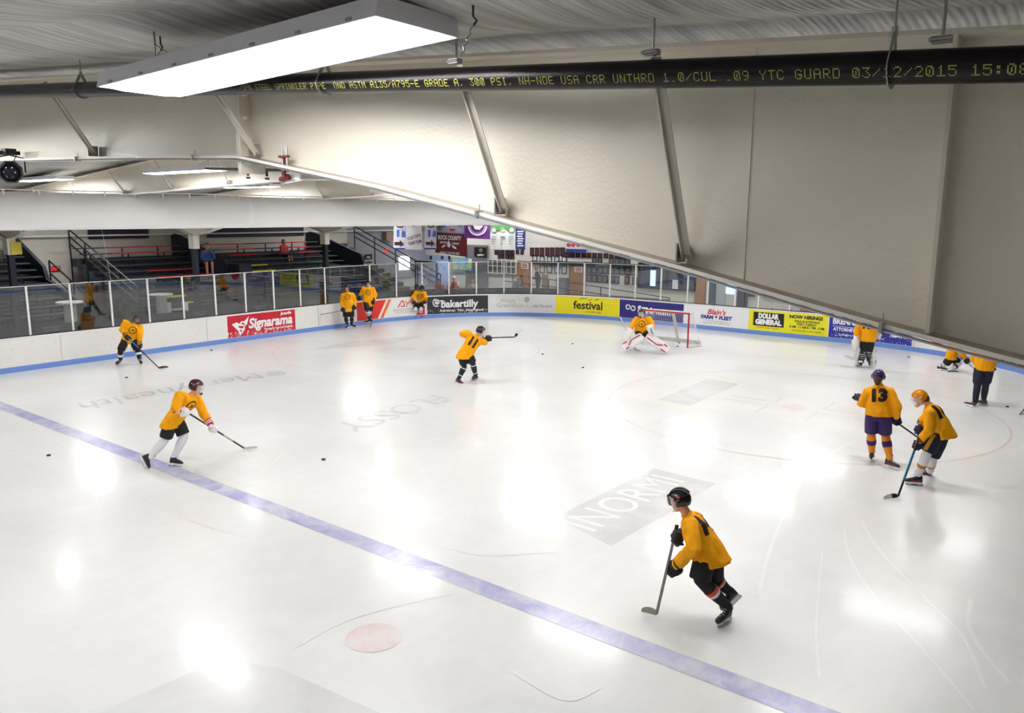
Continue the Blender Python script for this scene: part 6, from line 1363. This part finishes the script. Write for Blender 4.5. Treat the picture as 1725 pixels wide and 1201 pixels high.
# ================================================================== SPECTATORS
def seated(label, hp, facedir, shirt, k=1.0, cap=None, hairm=hairb, low=None, pose='sit', arm=None):
    """hp: head centre in world; compact seated or standing figure"""
    f = V(facedir).normalized(); l = UP.cross(f); hc = V(hp); N_ = hc-UP*.17-f*.02; P = N_-UP*.5-f*.06
    zf = P.z-.5 if pose == 'sit' else P.z-.9
    t = thing('person', label, 'person', (P.x, P.y, zf))
    S = {1: N_-UP*.07+l*.18, -1: N_-UP*.07-l*.18}; E = {}; Hn = {}; K = {}; A = {}
    for s_ in (1, -1):
        E[s_] = S[s_]-UP*.26+l*s_*.05+f*.04; Hn[s_] = E[s_]+f*.2-l*s_*.12+UP*(arm or .0)
        h = P+l*s_*.1
        if pose == 'sit': K[s_] = h+f*.42+UP*.02; A[s_] = K[s_]-UP*.42+f*.03
        else: K[s_] = h-UP*.42+f*.03; A[s_] = h-UP*.83
    T = head_tubes(hc, f, l, UP); T.append(rt([(hc-UP*.08, .05), (N_-UP*.05, .06)], 10)); T.append([er(P, l*.15, f*.1), er(P+UP*.25, l*.14, f*.1), er(N_-UP*.1, l*.15, f*.09), er(N_, l*.06, f*.05)])
    for s_ in (1, -1):
        T.append(rt([(S[s_], .05), (E[s_], .04), (Hn[s_], .028)], 8)); g = Hn[s_]
        for i in range(4): T.append(rt([(g+UP*(i-1.5)*.02, .011), (g+f*.05+UP*(i-1.5)*.021, .010), (g+f*(.07+.006*(i % 3))-l*s_*.03+UP*(i-1.5)*.02, .009)], 6))
        T.append(rt([(g+UP*.03, .012), (g+UP*.06+f*.03-l*s_*.01, .010)], 6))
        T.append(rt([(P+l*s_*.1, .08), (K[s_], .06), (A[s_], .042)], 8)); T.append(rt([(A[s_]-UP*.03-f*.04, .04), (A[s_]-UP*.045+f*.14, .035)], 8))
    b, _ = blob('body', T, skin2, t, .014, 2); eyes(hc, f, l, UP, b)
    TJ = [[er(P-UP*.06, l*.19, f*.14), er(P+UP*.2, l*.185, f*.14), er(N_-UP*.12, l*.19, f*.12), er(N_, l*.08, f*.07)]]
    for s_ in (1, -1): TJ.append(rt([(S[s_], .075), (E[s_], .065), (E[s_].lerp(Hn[s_], .75), .052)], 10))
    jo, bv = blob('shirt', TJ, shirt, t, .018, 2, .01)
    TP = [[er(P+UP*.02, l*.16, f*.12), er(P-UP*.1, l*.16, f*.12)]]
    for s_ in (1, -1): TP.append(rt([(P+l*s_*.09, .1), (K[s_], .078), (A[s_] if not low == 'shorts' else K[s_], .065)], 10))
    blob('trousers', TP, M('jeans', '#27344a', .8) if low != 'shorts' else M('shorts', '#20222a', .8), t, .018, 2)
    for s_ in (1, -1): blob('shoe', [rt([(A[s_]-UP*.04-f*.05, .047), (A[s_]-UP*.05+f*.1, .045), (A[s_]-UP*.055+f*.15, .035)], 10)], M('shoe_dark', '#3a2c2a', .6), t, .014, 1)
    if cap: blob('cap', [[er(hc+UP*.035, l*.085, f*.105), er(hc+UP*.09, l*.08, f*.095), er(hc+UP*.13, l*.04, f*.05)], [er(hc+f*.12+UP*.045, l*.05, f*.06), er(hc+f*.12+UP*.055, l*.05, f*.06)]], cap, t, .01, 1)
    elif hairm: blob('hair', [[er(hc+UP*.02-f*.02, l*.085, f*.09), er(hc+UP*.08-f*.015, l*.08, f*.1), er(hc+UP*.125, l*.045, f*.055)], rt([(hc-f*.06, .06), (hc-f*.07-UP*.08, .05)], 8)], hairm, t, .012, 1)
    return t, dict(f=f, l=l, N=N_, P=P, jo=jo, bv=bv, Hn=Hn)
tocam = V((.62, -.78, 0)); redj = M('shirt_red', '#c0262e', .7, var=.1); sleeve = M('sleeve_white', '#e4e2e0', .7)
def bench(c, dirv, label, w=1.0):
    t = thing('bench', label, 'bench', c, 'benches behind the end glass'); l = UP.cross(V(dirv).normalized()); c = V(c)
    mb = MB(); mb.bar(c+UP*.42-l*w/2, c+UP*.42+l*w/2, .3, .04); mb.build('seat', darkst, t)
    for s_ in (-1, 1): mb = MB(); mb.bar(c+l*s_*w*.4, c+l*s_*w*.4+UP*.4, .04, .25, dirv); mb.build('leg', darkst, t)
def at_seat(px, py, z): return az(px, py, z)
seats = [(740, 474, 'seated woman with long blond hair in a red team shirt', redj, None, M('hair_blond', '#a9805a', .7), 1.52), (765, 469, 'seated man in a white cap and red and white shirt', redj, M('cap_white', '#f2f2f2', .6), None, 1.60), (796, 472, 'seated person in a pale tan jacket resting chin on hand', M('jacket_tan', '#b5aa96', .8), None, hairb, 1.55), (872, 467, 'seated man in a grey shirt in front of the brown door', M('shirt_grey', '#7d8186', .8), None, hairb, 1.60)]
for x, y, lab, sh, cp, hr, z in seats:
    p = ay(x, y, 4.9 if x < 850 else 6.6); 
    t_, I = seated(lab, p, tocam, sh, cap=cp, hairm=hr, arm=.12 if 'chin' in lab else 0)
    bench((I['P'].x-.0, I['P'].y, I['P'].z-.55), tocam, 'dark bench under the '+lab.replace('seated ', '')[:40].rsplit(' ', 1)[0], .7)
    if 'cap' in lab:
        for s_ in (1, -1): blob('shirt_sleeve', [rt([(I['N']-UP*.07+I['l']*s_*.18, .082), (I['N']-UP*.22+I['l']*s_*.21+I['f']*.02, .076)], 10)], sleeve, t_, .014, 1)
p = ay(904, 452, 7.2); seated('standing man in a dark coat and red cap beside the ramp railing', p, V((-.8, -.6, 0)), M('coat_dark', '#26282c', .8), cap=M('cap_red', '#d05a4a', .6), pose='stand')
# lounging spectator in red on the bleachers
p = ax(478, 407, -19.0); seated('spectator in red shirt and dark shorts lounging on the upper bleachers', p, V((1, .25, 0)), redj, low='shorts', hairm=M('hair_grey', '#8f8a85', .7))
p = ax(349, 414, -16.2); seated('spectator in blue shirt perched at the end of the red planks', p, V((.9, -.4, 0)), M('shirt_blue', '#46609c', .8), low='shorts', arm=.3)
